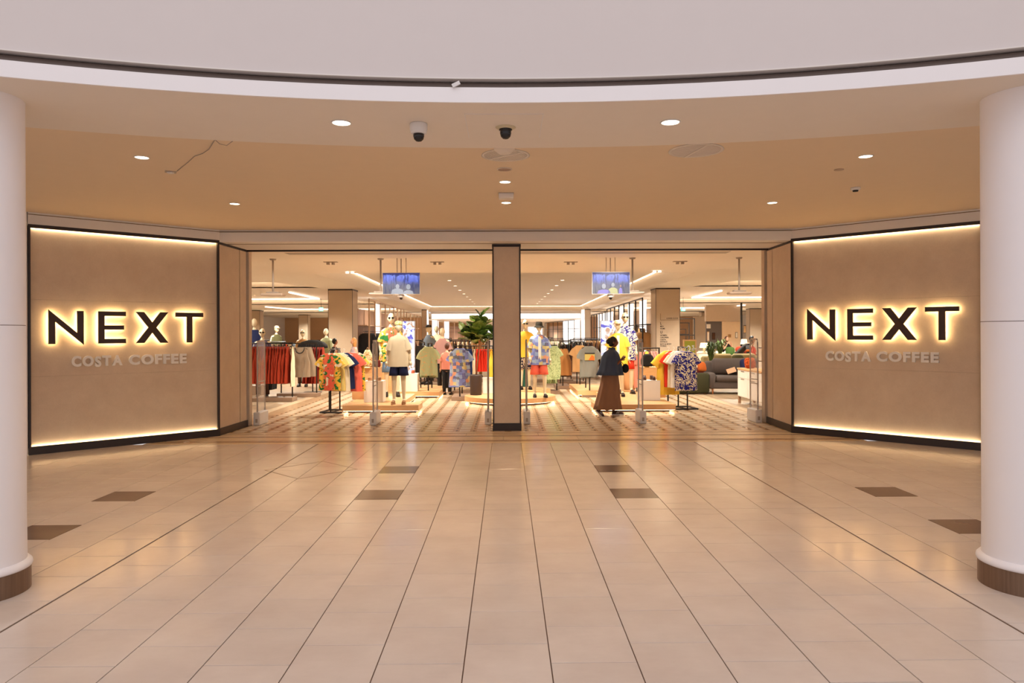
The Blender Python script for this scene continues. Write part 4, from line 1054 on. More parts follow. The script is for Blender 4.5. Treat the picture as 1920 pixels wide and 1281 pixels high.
# ------------------------------------------------------------------ people
SK1 = plain('brown_skin', (124, 78, 56), .55); SK2 = plain('fair_skin', (224, 172, 142), .55); SK3 = plain('mid_skin', (190, 132, 100), .55)
HB = plain('black_hair', (22, 17, 16), .5); HBL = plain('blonde_hair', (206, 148, 84), .5); HBR = plain('brown_hair', (92, 52, 34), .5)
def face(t, hc, skin_dark=False, yaw=0):
    g = MB()
    for s in (-1, 1): g.ball((s*.029, -.083, .01), .012, .006, .006, 8, 6)
    o = g.build('eyes', M['lens'], t, True, hc, yaw)
    MB().ball((0, -.096, -.062), .022, .006, .006, 8, 6).build('mouth', plain('lips', (150, 74, 66), .5), t, True, hc, yaw)
def hair(t, hc, mat, kind='short', yaw=0):
    g = MB(); g.ball((0, .018, .022), .088, .098, .115, 18, 12)
    if kind == 'bun': g.ball((0, .125, .015), .058, .055, .062, 12, 8); g.ball((.0, .10, .06), .04, .04, .04, 10, 8); g.ball((0, .06, -.05), .062, .06, .06, 12, 8)
    if kind == 'long': g.loft([ring(0, .035, z, rx, ry, 16, .03, 0, 5) for z, rx, ry in ((.05, .086, .085), (-.05, .088, .075), (-.16, .095, .06), (-.27, .08, .045), (-.31, .04, .03))])
    v2 = []
    for x, y, z in g.v:
        if y < -.055 and z < .07: y = -.055-(y+.055)*-.0
        v2.append((x, y, z))
    MB().add(v2, g.f).build('hair', mat, t, True, hc, yaw)
# the walking woman (local -Y is her front = world +X)
Lw = Vector((at(1146, 700, 14.28).x, 14.28, 0))
wpose = dict(pelvis=(0, .03, .95), waist=(0, .02, 1.10), chest=(0, .02, 1.30), top=(0, .0, 1.44), neck=(0, -.03, 1.54), jaw=(0, -.05, 1.61),
    sl=(-.165, 0, 1.44), el=(-.22, -.04, 1.17), wl=(-.20, -.18, 1.30), sr=(.165, 0, 1.44), er=(.22, .03, 1.16), wr=(.20, -.03, .88),
    hl=(-.09, .03, .90), kl=(-.09, .10, .50), al=(-.09, .37, .20), fl=(-.09, .33, .085), tl=(-.09, .27, .035), heel=.75,
    hr=(.09, .03, .90), kr=(.09, -.10, .50), ar=(.09, -.07, .10), fr=(.09, -.15, .045), tr=(.09, -.24, .03))
t, P_, hc = figure('person', 'woman walking in a navy cape jacket, long brown skirt and striped trainers', 'person', Lw, PI/2+.12, 1.62, 'W', wpose, SK1, thin=.92, head_yaw=-.25)
hair(t, hc, HB, 'bun', -.25); face(t, hc, yaw=-.25)
prof = [(1.555, .07, .065, -.02), (1.51, .13, .115, -.01), (1.465, .20, .165, 0), (1.36, .235, .215, .01), (1.2, .26, .25, .01), (1.05, .285, .28, .02), (.95, .30, .325, .03)]
MB().loft([ring(0, cy, z, rx, ry, 40, .06*min(1, (1.55-z)/.3), .6, 8, .9) for z, rx, ry, cy in prof]).build('cape_jacket', T_['jacket'], t, True)
MB().loft([ring(0, -.02, z, rx, ry, 20) for z, rx, ry in ((1.54, .08, .075), (1.565, .085, .08), (1.59, .078, .072))], cap=False).build('collar', T_['jacket'], t, True)
prof = [(1.06, .15, .13, .02), (.95, .18, .19, .03), (.7, .20, .225, .04), (.45, .215, .265, .07), (.25, .23, .305, .085), (.15, .235, .33, .09)]
MB().loft([ring(0, cy, z, rx, ry, 48, .06*min(1, (1.1-z)/.5), .2, 9, .9, tilt=0) for z, rx, ry, cy in prof]).build('long_skirt', T_['skirt'], t, True)
MB().tube([(.21, .0, 1.02), (.22, -.03, .94), (.21, -.05, .90)], [.06, .055, .045], 12).build('cuff', T_['charcoal'], t, True)
MB().ball((-.05, -.33, 1.10), .04, .085, .11, 14, 10).build('handbag', M['blackfab'], t, True)
MB().tube([(0, -.02, 1.50), (.03, -.16, 1.36), (-.03, -.30, 1.18)], .008, 6).build('bag_strap', M['blackfab'], t)
shoes(t, P_, plain('brown_suede', (74, 46, 36), .7), 'shoe', True)
# other shoppers
def person(label, px, pyt, Y, rz, top, bottom, skin, hairm, hk='short', key='P', h=None, pose=None, long=False, skirt=False, yaw=0):
    p = at(px, pyt, Y)
    t, P_, hc = figure('person', label, 'person', (p.x, Y, 0), rz, h or p.z, key, pose, skin, head_yaw=yaw)
    wear_tee(t, top, 'top', sleeve='long' if long else 'short', w=.46, L=.62, arm_out=.3)
    inst('trousers', trousers_mesh(bottom, P_), t); hair(t, hc, hairm, hk); face(t, hc); shoes(t, P_, M['black'], 'shoe')
    return t
person('woman with dark hair and black top seen between racks left of the square column', 627, 635, 21.5, 2.2, T_['black'], T_['charcoal'], SK3, HB, 'short', long=True)
person('blonde woman in a lilac blouse and grey skirt beside the square shop column', 664, 634, 20.8, -1.1, cloth((196, 170, 180)), T_['greyblue'], SK2, HBL, 'long', long=True)
p_ = at(838, 644, 19.2)
person('small shopper in a pink t-shirt looking through the patchwork shirts', 838, 644, 19.2, 2.9, T_['pink'], T_['black'], SK2, HBR, 'short')
hp = dict(el=(-.25, -.12, 1.25), wl=(-.12, -.2, 1.5), er=(.25, -.12, 1.25), wr=(.12, -.2, 1.48))
person('woman in a black top holding up her hands in the homeware area', 1362, 631, 27, .4, T_['black'], T_['charcoal'], SK2, HBR, 'long', 'U', pose=hp)
lean = dict(waist=(0, -.08, 1.08), chest=(0, -.22, 1.22), top=(0, -.34, 1.32), neck=(0, -.42, 1.38), jaw=(0, -.48, 1.42), sl=(-.17, -.34, 1.32), el=(-.2, -.36, 1.02), wl=(-.2, -.42, .8), sr=(.17, -.34, 1.32), er=(.2, -.36, 1.02), wr=(.2, -.42, .8))
p_ = at(1384, 634, 24)
t, P_, hc = figure('person', 'man in a dark jacket with orange and white sleeve bands bending forward in homeware', 'person', (p_.x, 24, 0), 1.2, 1.75, 'V', lean, SK3)
MB().loft([ring(0, y, z, .21, .14, 24, .03) for y, z in ((.0, .9), (-.05, 1.05), (-.18, 1.2), (-.33, 1.34), (-.40, 1.38))]).build('jacket', T_['charcoal'], t, True)
for s in (-1, 1):
    MB().tube([(s*.19, -.34, 1.31), (s*.22, -.36, 1.02), (s*.2, -.42, .8)], [.075, .065, .055], 12).build('sleeve', T_['charcoal'], t, True)
    MB().tube([(s*.205, -.35, 1.16), (s*.21, -.355, 1.08)], .074, 12).build('sleeve_band', T_['orange'], t, True)
inst('trousers', trousers_mesh(T_['black'], P_), t); hair(t, hc, HB); face(t, hc); shoes(t, P_, M['black'], 'shoe')
person('distant shopper in a red top at the right of the homeware area', 1411, 640, 29, .6, T_['scarlet'], T_['charcoal'], SK3, HB)

# ------------------------------------------------------------------ racks and clothes
# A: rust dresses, left
XA = at(514, 700, 17.6).x
rail_rack('long low rack of rust red clothes at the far left of the shop', XA-.15, 17.7, 0, 1.15, 1.46)
row([dress(T_['rust'], s, .92) for s in (1, 2, 3)], XA-.1, 17.7, 0, .95, 1.46, 13, 'rust red pleated dress hanging edge-on in the left rack', 'rust red dresses in the left rack', jit=.01)
hang(dress(T_['cream'], 2), XA+.42, 17.75, 1.46, PI/2+.2, 'single cream dress at the right end of the rust red rack', None, 'garment')
hang(dress(T_['black'], 1, 1.05), XA-.2, 18.1, 1.40, PI/2, 'long black fringed dress behind the rust red row', None, 'garment')
XB = at(468, 700, 18.6).x
rail_rack('dark clothes rack half hidden by the left reveal', XB-.1, 16.5, 0, .9, 1.42)
row([dress(T_['maroon'], 1), coat(T_['brown'], 2)], XB, 16.6, 0, .7, 1.42, 6, 'dark maroon and brown garment edge-on by the left reveal', 'dark garments by the left reveal')
# B: grey vest
XV = at(566, 700, 19).x
rail_rack('black rack with the grey sleeveless knit facing the entrance', XV-.05, 18.9, 0, .95, 1.43)
vst = hang(gmesh('knitted_vest', T_['taupe'], w=.54, L=.80, d=.06, sleeve='strap', flare=1.0, fold=.03), at(563, 700, 18.75).x, 18.75, 1.42, 0, 'grey beige sleeveless knit vest facing the mall, left side', None, 'garment')
MB().tube([(.125*math.cos(a), -.035-.02*math.sin(-a), -.01+.15*math.sin(a)) for a in [-PI*i/10 for i in range(11)]], .013, 6).build('neck_trim', T_['charcoal'], vst, True)
hang(gmesh('knitted_vest', T_['taupe'], w=.50, L=.80, d=.06, sleeve='strap', flare=1.0, fold=.05, seed=1), at(576, 700, 19.05).x, 18.98, 1.42, .5, 'second grey beige knit vest tucked behind the front one', None, 'garment')
row([dress(T_['red'], 3), dress(T_['rust'], 4)], at(590, 700, 19.6).x, 19.6, 0, .6, 1.40, 8, 'dark red dress hanging edge-on right of the knit vest', 'dark red dresses right of the knit vest')
tag(MB().loft([ring(0, 0, z, rx, ry, 24, .05, 0, 9) for z, rx, ry in ((0, .42, .25), (.1, .40, .24), (.18, .3, .2), (.23, .12, .1))]).build('coat_pile', M['blackfab'], None, True, (at(586, 650, 20.2).x, 20.2, 1.28)), 'dark padded coat draped on a round rack behind the knit vest', 'garment')
g = thing('round_rack', 'dark metal round rack under the draped padded coat', 'rack', (at(586, 650, 20.2).x, 20.2, 0))
MB().lathe([(.25, 0), (.25, .02)], 24).build('base', M['black'], g); MB().beam((0, 0, .02), (0, 0, 1.3)).build('post', M['black'], g); MB().lathe([(.3, 1.27), (.3, 1.29)], 24).build('top_ring', M['black'], g)
# C: stand with tropical tee
def stand4(label, px, py, Lx, h, nback, items, rz, cat='rack'):
    p = fl(px, py); t = thing('clothes_stand', label, cat, p, rz)
    m = MB(); D = .55
    for a, b in (((-Lx, 0), (Lx, 0)), ((-Lx, D), (Lx, D)), ((-Lx, 0), (-Lx, D)), ((Lx, 0), (Lx, D)), ((0, 0), (0, D))): m.beam((*a, .0125), (*b, .0125))
    m.build('base_frame', M['black'], t)
    MB().beam((0, 0, 0), (0, 0, h)).build('post', M['black'], t); MB().beam((0, D, 0), (0, D, h)).build('post', M['black'], t)
    MB().beam((0, -.02, h), (0, D+.02, h)).build('rail', M['black'], t)
    MB().beam((-Lx, D, 0), (-Lx, D, .45)).build('upright', M['black'], t)
    c, s = math.cos(rz), math.sin(rz)
    for me, u, off, lb, wh in items:
        x, y = off, u; hang(me, p.x+x*c-y*s, p.y+x*s+y*c, h, rz, lb, None, 'garment', white=wh)
    return p
stand4('free-standing black clothes stand with the tropical t-shirt at the front left', 620, 775, .24, 1.36, 4, [
    (gmesh('t_shirt', M['tropic'], w=.44, L=.78, d=.05, seed=1, sl=.2, arm_out=.34), -.04, 0, 'yellow and coral tropical print t-shirt hanging at the front of the left stand', True),
    (tee(T_['paleyellow'], 2, w=.44, sl=.2, arm_out=.34, L=.8), .10, .06, 'pale yellow t-shirt just behind the tropical print one', True),
    (tee(T_['cream'], 3, w=.44, sl=.2, arm_out=.34, L=.82), .2, .12, 'cream t-shirt third on the left stand', True),
    (tee(T_['navy'], 4, w=.44, sl=.2, arm_out=.34, L=.78), .33, .18, 'navy t-shirt fourth on the left stand', True),
    (tee(T_['coral'], 5, w=.44, sl=.2, arm_out=.34, L=.84), .44, .32, 'coral red t-shirt at the back of the left stand', True),
    (tee(M['tropic'], 6, w=.44, sl=.2, arm_out=.34, L=.84), .54, .36, 'second tropical print t-shirt at the very back of the left stand', True)], -.12)
stand4('free-standing black clothes stand with the navy floral shirt at the front right', 1289, 768.5, .24, 1.36, 4, [
    (gmesh('shirt', M['navy_floral'], w=.43, sl=.2, arm_out=.3, L=.84, d=.055, seed=1), -.04, -.02, 'navy and cream floral shirt hanging at the front of the right stand', True),
    (gmesh('shirt', M['navy_floral'], w=.43, sl=.2, arm_out=.3, L=.86, d=.055, seed=2), .06, -.03, 'second navy floral shirt just behind the front one on the right stand', True),
    (tee(T_['white'], 2, w=.44, sl=.2, arm_out=.34, L=.8), .18, -.08, 'white t-shirt on the right stand', True),
    (tee(T_['cream'], 5, w=.44, sl=.2, arm_out=.34, L=.8), .28, -.12, 'cream t-shirt behind the white one on the right stand', True),
    (tee(T_['scarlet'], 3, w=.44, sl=.2, arm_out=.34, L=.8), .40, -.16, 'red t-shirt on the right stand', True),
    (gmesh('dress', T_['yellow'], w=.5, L=.98, d=.07, sleeve='short'), .52, -.24, 'bright yellow dress at the back of the right stand', True)], .12)
# D: sage tee
def fronttee(me, px, py_shoulder, Y, h_label, extra=None, rz=0, n=3, group=None, base_label=None, mats=None):
    p = at(px, py_shoulder, Y); zr = p.z+.12
    rail_rack(base_label, p.x, Y+.42, PI/2, .9, zr)
    hang(me, p.x, Y-.02, zr, rz, h_label, None, 'garment')
    for i, (m2, lb) in enumerate(mats or []): hang(m2, p.x+.0, Y+.12+.12*i, zr, rz+random.uniform(-.1, .1), lb, None, 'garment')
fronttee(gmesh('shirt', M['sage_print'], w=.42, L=.76, d=.055, seed=2, sl=.26, arm_out=.26), 803, 653, 18.6, 'sage green embroidered shirt facing the entrance beside the left lightbox', base_label='black rack carrying the sage green shirt beside the left lightbox', mats=[(tee(T_['sage'], 2, w=.45, sl=.22, arm_out=.28, L=.82), 'plain sage t-shirt right behind the embroidered one')])
fronttee(gmesh('kimono', M['patch'], w=.44, L=.96, d=.06, seed=3, sl=.26, arm_out=.26, flare=1.2), 862, 656, 17.6, 'blue and yellow patchwork kimono shirt hanging left of the fig plant', base_label='black clothes stand with the patchwork kimono left of the fig plant', mats=[(gmesh('kimono', M['patch'], w=.46, L=.98, d=.06, seed=4, sl=.26, arm_out=.3, flare=1.2), 'second patchwork kimono behind the first')])
fronttee(tee(T_['charcoal'], 4, w=.45, sl=.22, arm_out=.28, L=.84), 789, 651, 19.6, 'dark grey t-shirt behind the left lightbox edge', base_label='rack of dark tops behind the left lightbox', mats=[(tee(T_['cream'], 5, w=.45, sl=.22, arm_out=.28, L=.8), 'cream and brown t-shirt behind the dark grey one')])
# rail with navy / cream / red / yellow
def rowpx(me, pa, pb, py_rail, Y, n, label, group, L=None, base=True, rl=None, cat='garment', h=None, bl='plinth'):
    a = at(pa, py_rail, Y); b = at(pb, py_rail, Y); X = (a.x+b.x)/2; ln = b.x-a.x; h = a.z
    if base: rail_rack(rl, X, Y, 0, ln+.05, h, bl)
    row(me, X, Y, 0, ln+.04, h, n, label, group, cat, jit=.008)
a = at(852, 649, 19.5); b = at(924, 649, 19.5)
rail_rack('long black rail holding navy, cream, red and yellow clothes behind the fig plant', (a.x+b.x)/2, 19.5, 0, b.x-a.x, a.z)
for me, pa, pb, n, lb, gp in ((trou(T_['blue'], 1, .72), 868, 886, 6, 'navy folded trousers edge-on behind the patchwork kimono', 'navy trousers on the long rail'),
        (dress(T_['cream'], 5, 1.15), 886, 892, 3, 'long cream dress between navy and red clothes', 'cream dresses on the long rail'),
        (trou(T_['scarlet'], 2, .62), 892, 915, 8, 'bright red shorts edge-on behind the plant stem', 'red shorts on the long rail'),
        (dress(T_['yellow'], 3, .85), 916, 926, 4, 'yellow top edge-on beside the pillar', 'yellow tops on the long rail')):
    a = at(pa, 649, 19.5); b = at(pb, 649, 19.5); row(me, (a.x+b.x)/2, 19.5, 0, b.x-a.x+.05, a.z, n, lb, gp)
# right of pillar
row_r = rowpx
a = at(1000, 655, 20.2)
rowpx([tee(M['green_stripe'], 1, w=.5, L=.95), tee(M['green_stripe'], 2, w=.5, L=.95)], 1022, 1042, 648, 19.4, 5, 'pale green striped shirt edge-on behind the patchwork mannequin', 'pale green shirts behind the patchwork mannequin', rl='black rack of pale green shirts right of the oval plinth')
hang(gmesh('shirt', M['green_stripe'], w=.42, L=.9, d=.06, sl=.2, arm_out=.3), at(1038, 650, 18.9).x, 18.9, at(1038, 643, 18.9).z, .5, 'pale green striped shirt turned towards the entrance', None, 'garment')
rowpx([trou(T_['green'], 1, .75)], 976, 990, 672, 20.4, 4, 'green trousers edge-on just right of the pillar', 'green trousers right of the pillar', rl='low rail of green trousers behind the yellow t-shirt mannequin')
fronttee(gmesh('shirt', T_['tan'], w=.5, L=.80, d=.08, sleeve='strap', flare=1.05, seed=1), 1055, 656, 21, 'tan brown slip top facing the entrance between pale green shirts and beige tees', base_label='black rack of tan tops in the middle of the right side', mats=[(coat(T_['brown'], 1), 'brown coat behind the tan slip top')])
fronttee(tee(T_['tan2'], 3, w=.45, sl=.22, arm_out=.28, L=.78), 1087, 650, 20.6, 'beige t-shirt left of the grey picture t-shirt', base_label='rack of beige t-shirts behind the grey picture t-shirt', mats=[(tee(T_['brown'], 2, w=.45, sl=.22, arm_out=.28, L=.8), 'brown t-shirt behind the beige one')])
fronttee(gmesh('picture_t_shirt', T_['grey'], w=.46, L=.80, d=.06, seed=6, sl=.26, arm_out=.26), 1105, 652, 18.4, 'grey t-shirt with an orange and sand picture on the back', base_label='black rack carrying the grey picture t-shirt left of the woman', mats=[(tee(T_['grey'], 6, w=.45, sl=.22, arm_out=.28, L=.84), 'second grey t-shirt behind the picture one')])
p = at(1105.5, 674, 18.27)
pg = thing('print', 'x', 'x')  # replaced below
bpy.data.objects.remove(pg)
tt = [o for o in C.objects if o.get('label', '').startswith('grey t-shirt with an orange')][0]
MB().box(-.13, .13, -.088, -.06, -.36, -.2).build('picture', cloth((176, 160, 90)), tt)
MB().prism([(-.04, -.36), (.12, -.36), (.12, -.27), (.05, -.22)], -.093, -.088).build('picture_patch', T_['orange'], tt)
MB().box(-.13, .13, -.088, -.06, -.185, -.168).build('picture_stripe', T_['charcoal'], tt)
# dark coats mid right
rowpx([coat(T_['black'], 1), coat(T_['charcoal'], 2), coat(T_['brown'], 3)], 1052, 1092, 641, 23, 12, 'dark coat edge-on in the row behind the beige t-shirt', 'dark coats behind the beige t-shirt', rl='tall rack of dark coats right of the pillar')
# pink tees right
rowpx([tee(T_['pink'], 1), tee(T_['mauve'], 2)], 1205, 1234, 653, 18.6, 5, 'pink t-shirt edge-on behind the black bag bust', 'pink t-shirts behind the black bag bust', rl='rack of pink t-shirts below the right square column')
fronttee(tee(T_['pink'], 4, w=.45, sl=.22, arm_out=.28, L=.9), 1206, 663, 17.9, 'salmon pink t-shirt facing the entrance left of the black bag', base_label='black rack carrying the salmon pink t-shirt')
rowpx([coat(T_['navy'], 1), coat(T_['blue'], 2)], 1186, 1198, 660, 18.9, 4, 'navy coat edge-on right of the navy floral mannequin', 'navy coats right of the floral mannequin', rl='short rack of navy coats on the right')
rowpx([tee(T_['tan2'], 1), tee(T_['greyblue'], 2), tee(T_['tan2'], 3)], 1196, 1232, 612, 30, 10, 'beige or grey top high on the wall left of the directory column', 'tops on the wall left of the directory column', rl='wall rail left of the directory column')
# bag bust
g = thing('bag_bust', 'small wooden bust with yellow head beside the black bag on the tall right box', 'bust', kb2+Vector((-.14, -.1, 0)))
MB().lathe([(.07, 0), (.07, .015), (.02, .02), (.02, .2), (.05, .22), (.055, .3), (.03, .36), (.002, .37)], 20).build('bust', T_['yellow'], g, True)
g = thing('shoulder_bag', 'black fabric bag hanging on the bust on the tall right box', 'bag', kb2+Vector((-.14, -.22, .02)))
MB().loft([ring(0, 0, z, rx, .06, 20, .02) for z, rx in ((0, .1), (.05, .16), (.15, .165), (.25, .12), (.29, .07))]).build('bag_body', M['blackfab'], g, True)
MB().tube([(-.08, 0, .27), (-.05, 0, .36), (.05, 0, .36), (.08, 0, .27)], .01, 6).build('strap', M['blackfab'], g, True)
g = thing('tote_bag', 'cream floral drawstring bag hanging from a rail left of the first antenna', 'bag', (at(686, 700, 15.9).x, 16.1, at(686, 688, 15.9).z))
MB().loft([ring(0, 0, z, rx, .07, 20, .03) for z, rx in ((0, .07), (.06, .13), (.2, .14), (.32, .08), (.38, .05))]).build('bag_body', m_print('bag_print', (230, 214, 170), (190, 130, 70), 16, .55), g, True)
MB().tube([(-.04, 0, .36), (0, 0, .44), (.04, 0, .36)], .008, 6).build('strap', M['tan_leather'], g, True)
bags = [(T_['tan'], 668), (M['tan_leather'], 700), (T_['maroon'], 706)]
for i, (m_, px) in enumerate(bags):
    q = at(px, 690, 16.45)
    g = thing('handbag', ('tan', 'leather', 'maroon')[i]+' handbag standing on the tall wooden box on the left', 'bag', (q.x, 16.45, kb1.z))
    bx(-.09, .09, -.05, .05, 0, .17, b=.02).build('bag_body', m_, g); MB().tube([(-.05, 0, .16), (-.04, 0, .25), (.04, 0, .25), (.05, 0, .16)], .007, 6).build('handle', m_, g)

# ------------------------------------------------------------------ aisle wall units
def wall_unit(label, X0_, Y0_, X1_, Y1_, top, n, frame, panel, lit, group, side):
    a = Vector((X0_, Y0_, 0)); b = Vector((X1_, Y1_, 0)); d = (b-a).normalized(); L = (b-a).length; rz = math.atan2(d.y, d.x); cw = L/n
    for i in range(n):
        q = a+d*(i*cw)
        t = thing('wall_fixture', label[0] % label[1][i], 'shelving', q, rz)
        for u in (0, cw-.05): bx(u, u+.05, -.05 if side > 0 else 0, 0 if side > 0 else .05, 0, top).build('upright', frame, t)
        bx(0, cw, -.05 if side > 0 else 0, 0 if side > 0 else .05, top-.05, top).build('top_rail', frame, t)
        yb = (.42, .45) if side > 0 else (-.45, -.42)
        pm = panel if i not in lit else M['lightbox']
        bx(.05, cw-.05, *yb, .1, top-.4 if i not in lit else top).build('back_panel' if i not in lit else 'light_panel', pm, t)
        bx(0, cw, *((0, .45) if side > 0 else (-.45, 0)), .02, .12).build('base_shelf', frame, t)
        bx(0.05, cw-.05, *((.05, .42) if side > 0 else (-.42, -.05)), 2.0, 2.03).build('shelf', frame, t)
        MB().tube([(.05, .2 if side > 0 else -.2, 1.78), (cw-.05, .2 if side > 0 else -.2, 1.78)], .014, 6).build('rail', M['black'], t)
M['frame_beige'] = plain('fixture_beige', (196, 164, 136), .5)
ords = ['nearest', 'second', 'third', 'fourth', 'fifth', 'sixth', 'seventh', 'eighth']
wall_unit(('timber framed wall fixture in the left aisle, %s from the entrance', ords), -5.45, 27.7, -5.95, 40.6, 3.08, 8, M['frame_beige'], M['oak_brown'], (3,), '', 1)
wall_unit(('farther timber framed wall fixture in the left aisle, %s of the rear run', ords), -6.0, 42, -6.1, 49.6, 2.95, 4, M['frame_beige'], M['oak_brown'], (), '', 1)
wall_unit(('black framed wall fixture in the right aisle, %s from the entrance', ords), 5.45, 27.7, 5.95, 41, 3.08, 7, M['black'], M['frame_beige'], (1, 3, 5), '', -1)
wall_unit(('farther black framed wall fixture in the right aisle, %s of the rear run', ords), 6.0, 42, 6.1, 49.6, 2.95, 5, M['black'], M['plinth_white'], (0, 1, 2, 3, 4), '', -1)
wall_unit(('dark rear wall fixture near the far back on the right, %s of its run', ords), 5.6, 57, 4.2, 75, 2.75, 6, M['black'], M['frame_beige'], (0, 1, 2), '', -1)  # glowing back panels in the first units added to whiten the far aisle
wall_unit(('timber rear wall fixture near the far back on the left, %s of its run', ords), -5.6, 57, -4.2, 75, 2.75, 6, M['frame_beige'], M['oak_brown'], (0, 2), '', 1)
# garments hanging on them
def side_row(pts, h, cols, label, group, L=.95, kind=tee):
    a, b, n = Vector(pts[0]), Vector(pts[1]), pts[2]
    d = (b-a); rz = math.atan2(d.y, d.x)+PI/2
    for i in range(n):
        q = a+d*(i/(n-1)); m_ = cols[i % len(cols)] if n < 99 else cols[0]
        hang(kind(m_, i % 3), q.x, q.y, h, rz-PI/2+PI/2, label, group)
side_row(((-5.62, 27.9), (-5.8, 31.5), 10), 1.78, [T_['black']], 'black coat hanging in the nearest timber wall fixture on the left', 'black coats in the left wall fixture', kind=coat)
side_row(((-5.8, 31.7), (-5.86, 33.5), 6), 1.78, [T_['scarlet']], 'red coat beside the black coats in the left wall fixture', 'red coats in the left wall fixture', kind=coat)
side_row(((-5.88, 33.7), (-6.0, 36), 6), 1.78, [T_['blue']], 'blue coat beside the red coats in the left wall fixture', 'blue coats in the left wall fixture', kind=coat)
side_row(((-6.0, 36.3), (-6.1, 40), 8), 1.78, [T_['white']], 'pale top in the far part of the left wall fixture', 'pale tops in the left wall fixture')
side_row(((5.62, 28.2), (5.9, 34), 12), 1.78, [T_['tan2']], 'beige shirt hanging in the nearest black wall fixture on the right', 'beige shirts in the right wall fixture')
side_row(((5.9, 34.3), (6.05, 40), 10), 1.78, [T_['greyblue']], 'grey blue shirt farther back in the black wall fixture on the right', 'grey blue shirts in the right wall fixture')
# mid-depth racks between y 22 and 45 filling the aisles
mid = [(-3.6, 22.6, 'charcoal', 'brown'), (-2.4, 24.5, 'black', 'taupe'), (-3.9, 27, 'orange', 'maroon'), (-2.0, 28.5, 'tan2', 'cream'), (-3.2, 32, 'greyblue', 'charcoal'), (-1.2, 24.2, 'brown', 'tan2'), (-1.5, 33, 'black', 'brown'), (-3.6, 38, 'white', 'greyblue'), (-1.6, 40, 'tan', 'cream'),
       (1.6, 24, 'cream', 'sage'), (2.9, 25.5, 'black', 'brown'), (1.7, 28.5, 'taupe', 'white'), (3.3, 29, 'charcoal', 'tan2'), (2.1, 33.5, 'pink', 'cream'), (3.9, 34, 'white', 'tan2'), (2.0, 39, 'white', 'cream'), (4.1, 24.3, 'greyblue', 'charcoal'),
       (-8.2, 24, 'maroon', 'brown'), (-9.8, 27, 'charcoal', 'navy'), (-7.6, 29, 'tan', 'rust'), (-10.5, 31, 'greyblue', 'olive')]
cn = dict(T_)
for i, (X, Y, c1, c2) in enumerate(mid):
    sd = 'left' if X < 0 else 'right'
    loc = ('%s row back, %.0f metres in' % (sd, Y))
    nm = {'tan2': 'beige', 'greyblue': 'grey blue'}
    n1, n2 = nm.get(c1, c1), nm.get(c2, c2)
    rail_rack('mid-shop rack of %s and %s clothes in the %s aisle' % (n1, n2, sd), X, Y, 0, 1.25, 1.42)
    for kk, (cc, nn, off) in enumerate(((c1, n1, -.31), (c2, n2, .31))):
        row(tee(T_[cc], kk+1, L=.85), X+off, Y, 0, .62, 1.42, 4, '%s top edge-on in the mid-shop %s and %s rack, %s aisle' % (nn, n1, n2, sd), '%s tops in the %s and %s rack, %s aisle' % (nn, n1, n2, sd))

# ------------------------------------------------------------------ fig plant
def fig():
    base = Vector((at(893, 745, 17.4).x, 17.25, ZP))
    g = thing('plant_pot', 'dark brown round plant pot on the oval plinth left of the pillar', 'pot', base)
    MB().lathe([(.14, 0), (.145, .03), (.15, .47), (.142, .5), (.125, .5), (.125, .44), (.002, .44)], 32, cap=False).build('pot', plain('dark_pot', (60, 42, 34), .5), g, True)
    MB().lathe([(.125, .445), (.002, .45)], 24, cap=False).build('soil', plain('soil', (50, 36, 28), .9), g)
    top = at(903, 600, 17.25); 
    t = thing('fiddle_leaf_fig', 'tall fiddle leaf fig with big dark green leaves left of the pillar', 'plant', base+Vector((0, 0, .45)))
    hT = top.z-base.z-.45
    bark = plain('fig_bark', (150, 96, 60), .8); stems = []
    trunk = [(0, 0, 0), (.05, 0, hT*.3), (.10, .02, hT*.6), (.12, 0, hT)]
    MB().tube(trunk, [.02, .018, .016, .009], 8).build('trunk', bark, t, True)
    rr = random.Random(3); brs = []
    for a, z0, l, up in ((2.6, .50, .34, .38), (.3, .52, .34, .36), (4.4, .58, .2, .4), (1.4, .62, .2, .42)):
        p0 = Vector((.09, .01, hT*z0)); p1 = p0+Vector((math.cos(a)*l*1.25, math.sin(a)*l*.7, up*.9)); brs.append((p0, p1))
        MB().tube([p0, p0.lerp(p1, .5)+Vector((0, 0, .03)), p1], [.012, .009, .006], 6).build('branch', bark, t, True)
    brs.append((Vector((.09, .02, hT*.5)), Vector((.12, 0, hT+.02))))
    lv = MB(); n = 8; vs = []; fs = []
    for i in range(n+1):
        u = i/n; wv = .105*math.sin(PI*min(1, u**.8))*(1+.35*u)*(1 if u < .97 else .6)+.002
        dr = -.10*u*u; 
        for v_, k in ((-1, 0), (-.5, .02), (0, 0), (.5, .02), (1, 0)): vs.append((v_*wv, u*.30, dr+.03*abs(v_)+.008*math.sin(u*22)*abs(v_)))
    for i in range(n):
        for j in range(4): fs.append((i*5+j, i*5+j+1, i*5+j+6, i*5+j+5))
    m = NT('fig_leaf'); v = m.co('Object'); w_ = m.noise(v, 8, 2); oi = m.n('ShaderNodeObjectInfo')
    col = m.mix(oi.outputs['Random'], lin((52, 80, 30)), lin((130, 146, 56))); m.base(m.mix(m.math('MULTIPLY', w_, .5), col, lin((34, 52, 24)))); m.set(.38)
    lm = MB().add(vs, fs).data('leaf', m.m, True)
    k = 0
    for p0, p1 in brs:
        for q in range(13):
            u = .25+.8*q/12; c = p0.lerp(p1, min(1, u)); a = q*2.4+k*1.1; k += 1
            o = inst('leaf', lm, t, c); el = 1.25-.95*rr.random() if u < .8 else .7+.7*rr.random()
            o.rotation_euler = (el, rr.uniform(-.4, .4), a); s = rr.uniform(.9, 1.3); o.scale = (s, s, s)
fig()

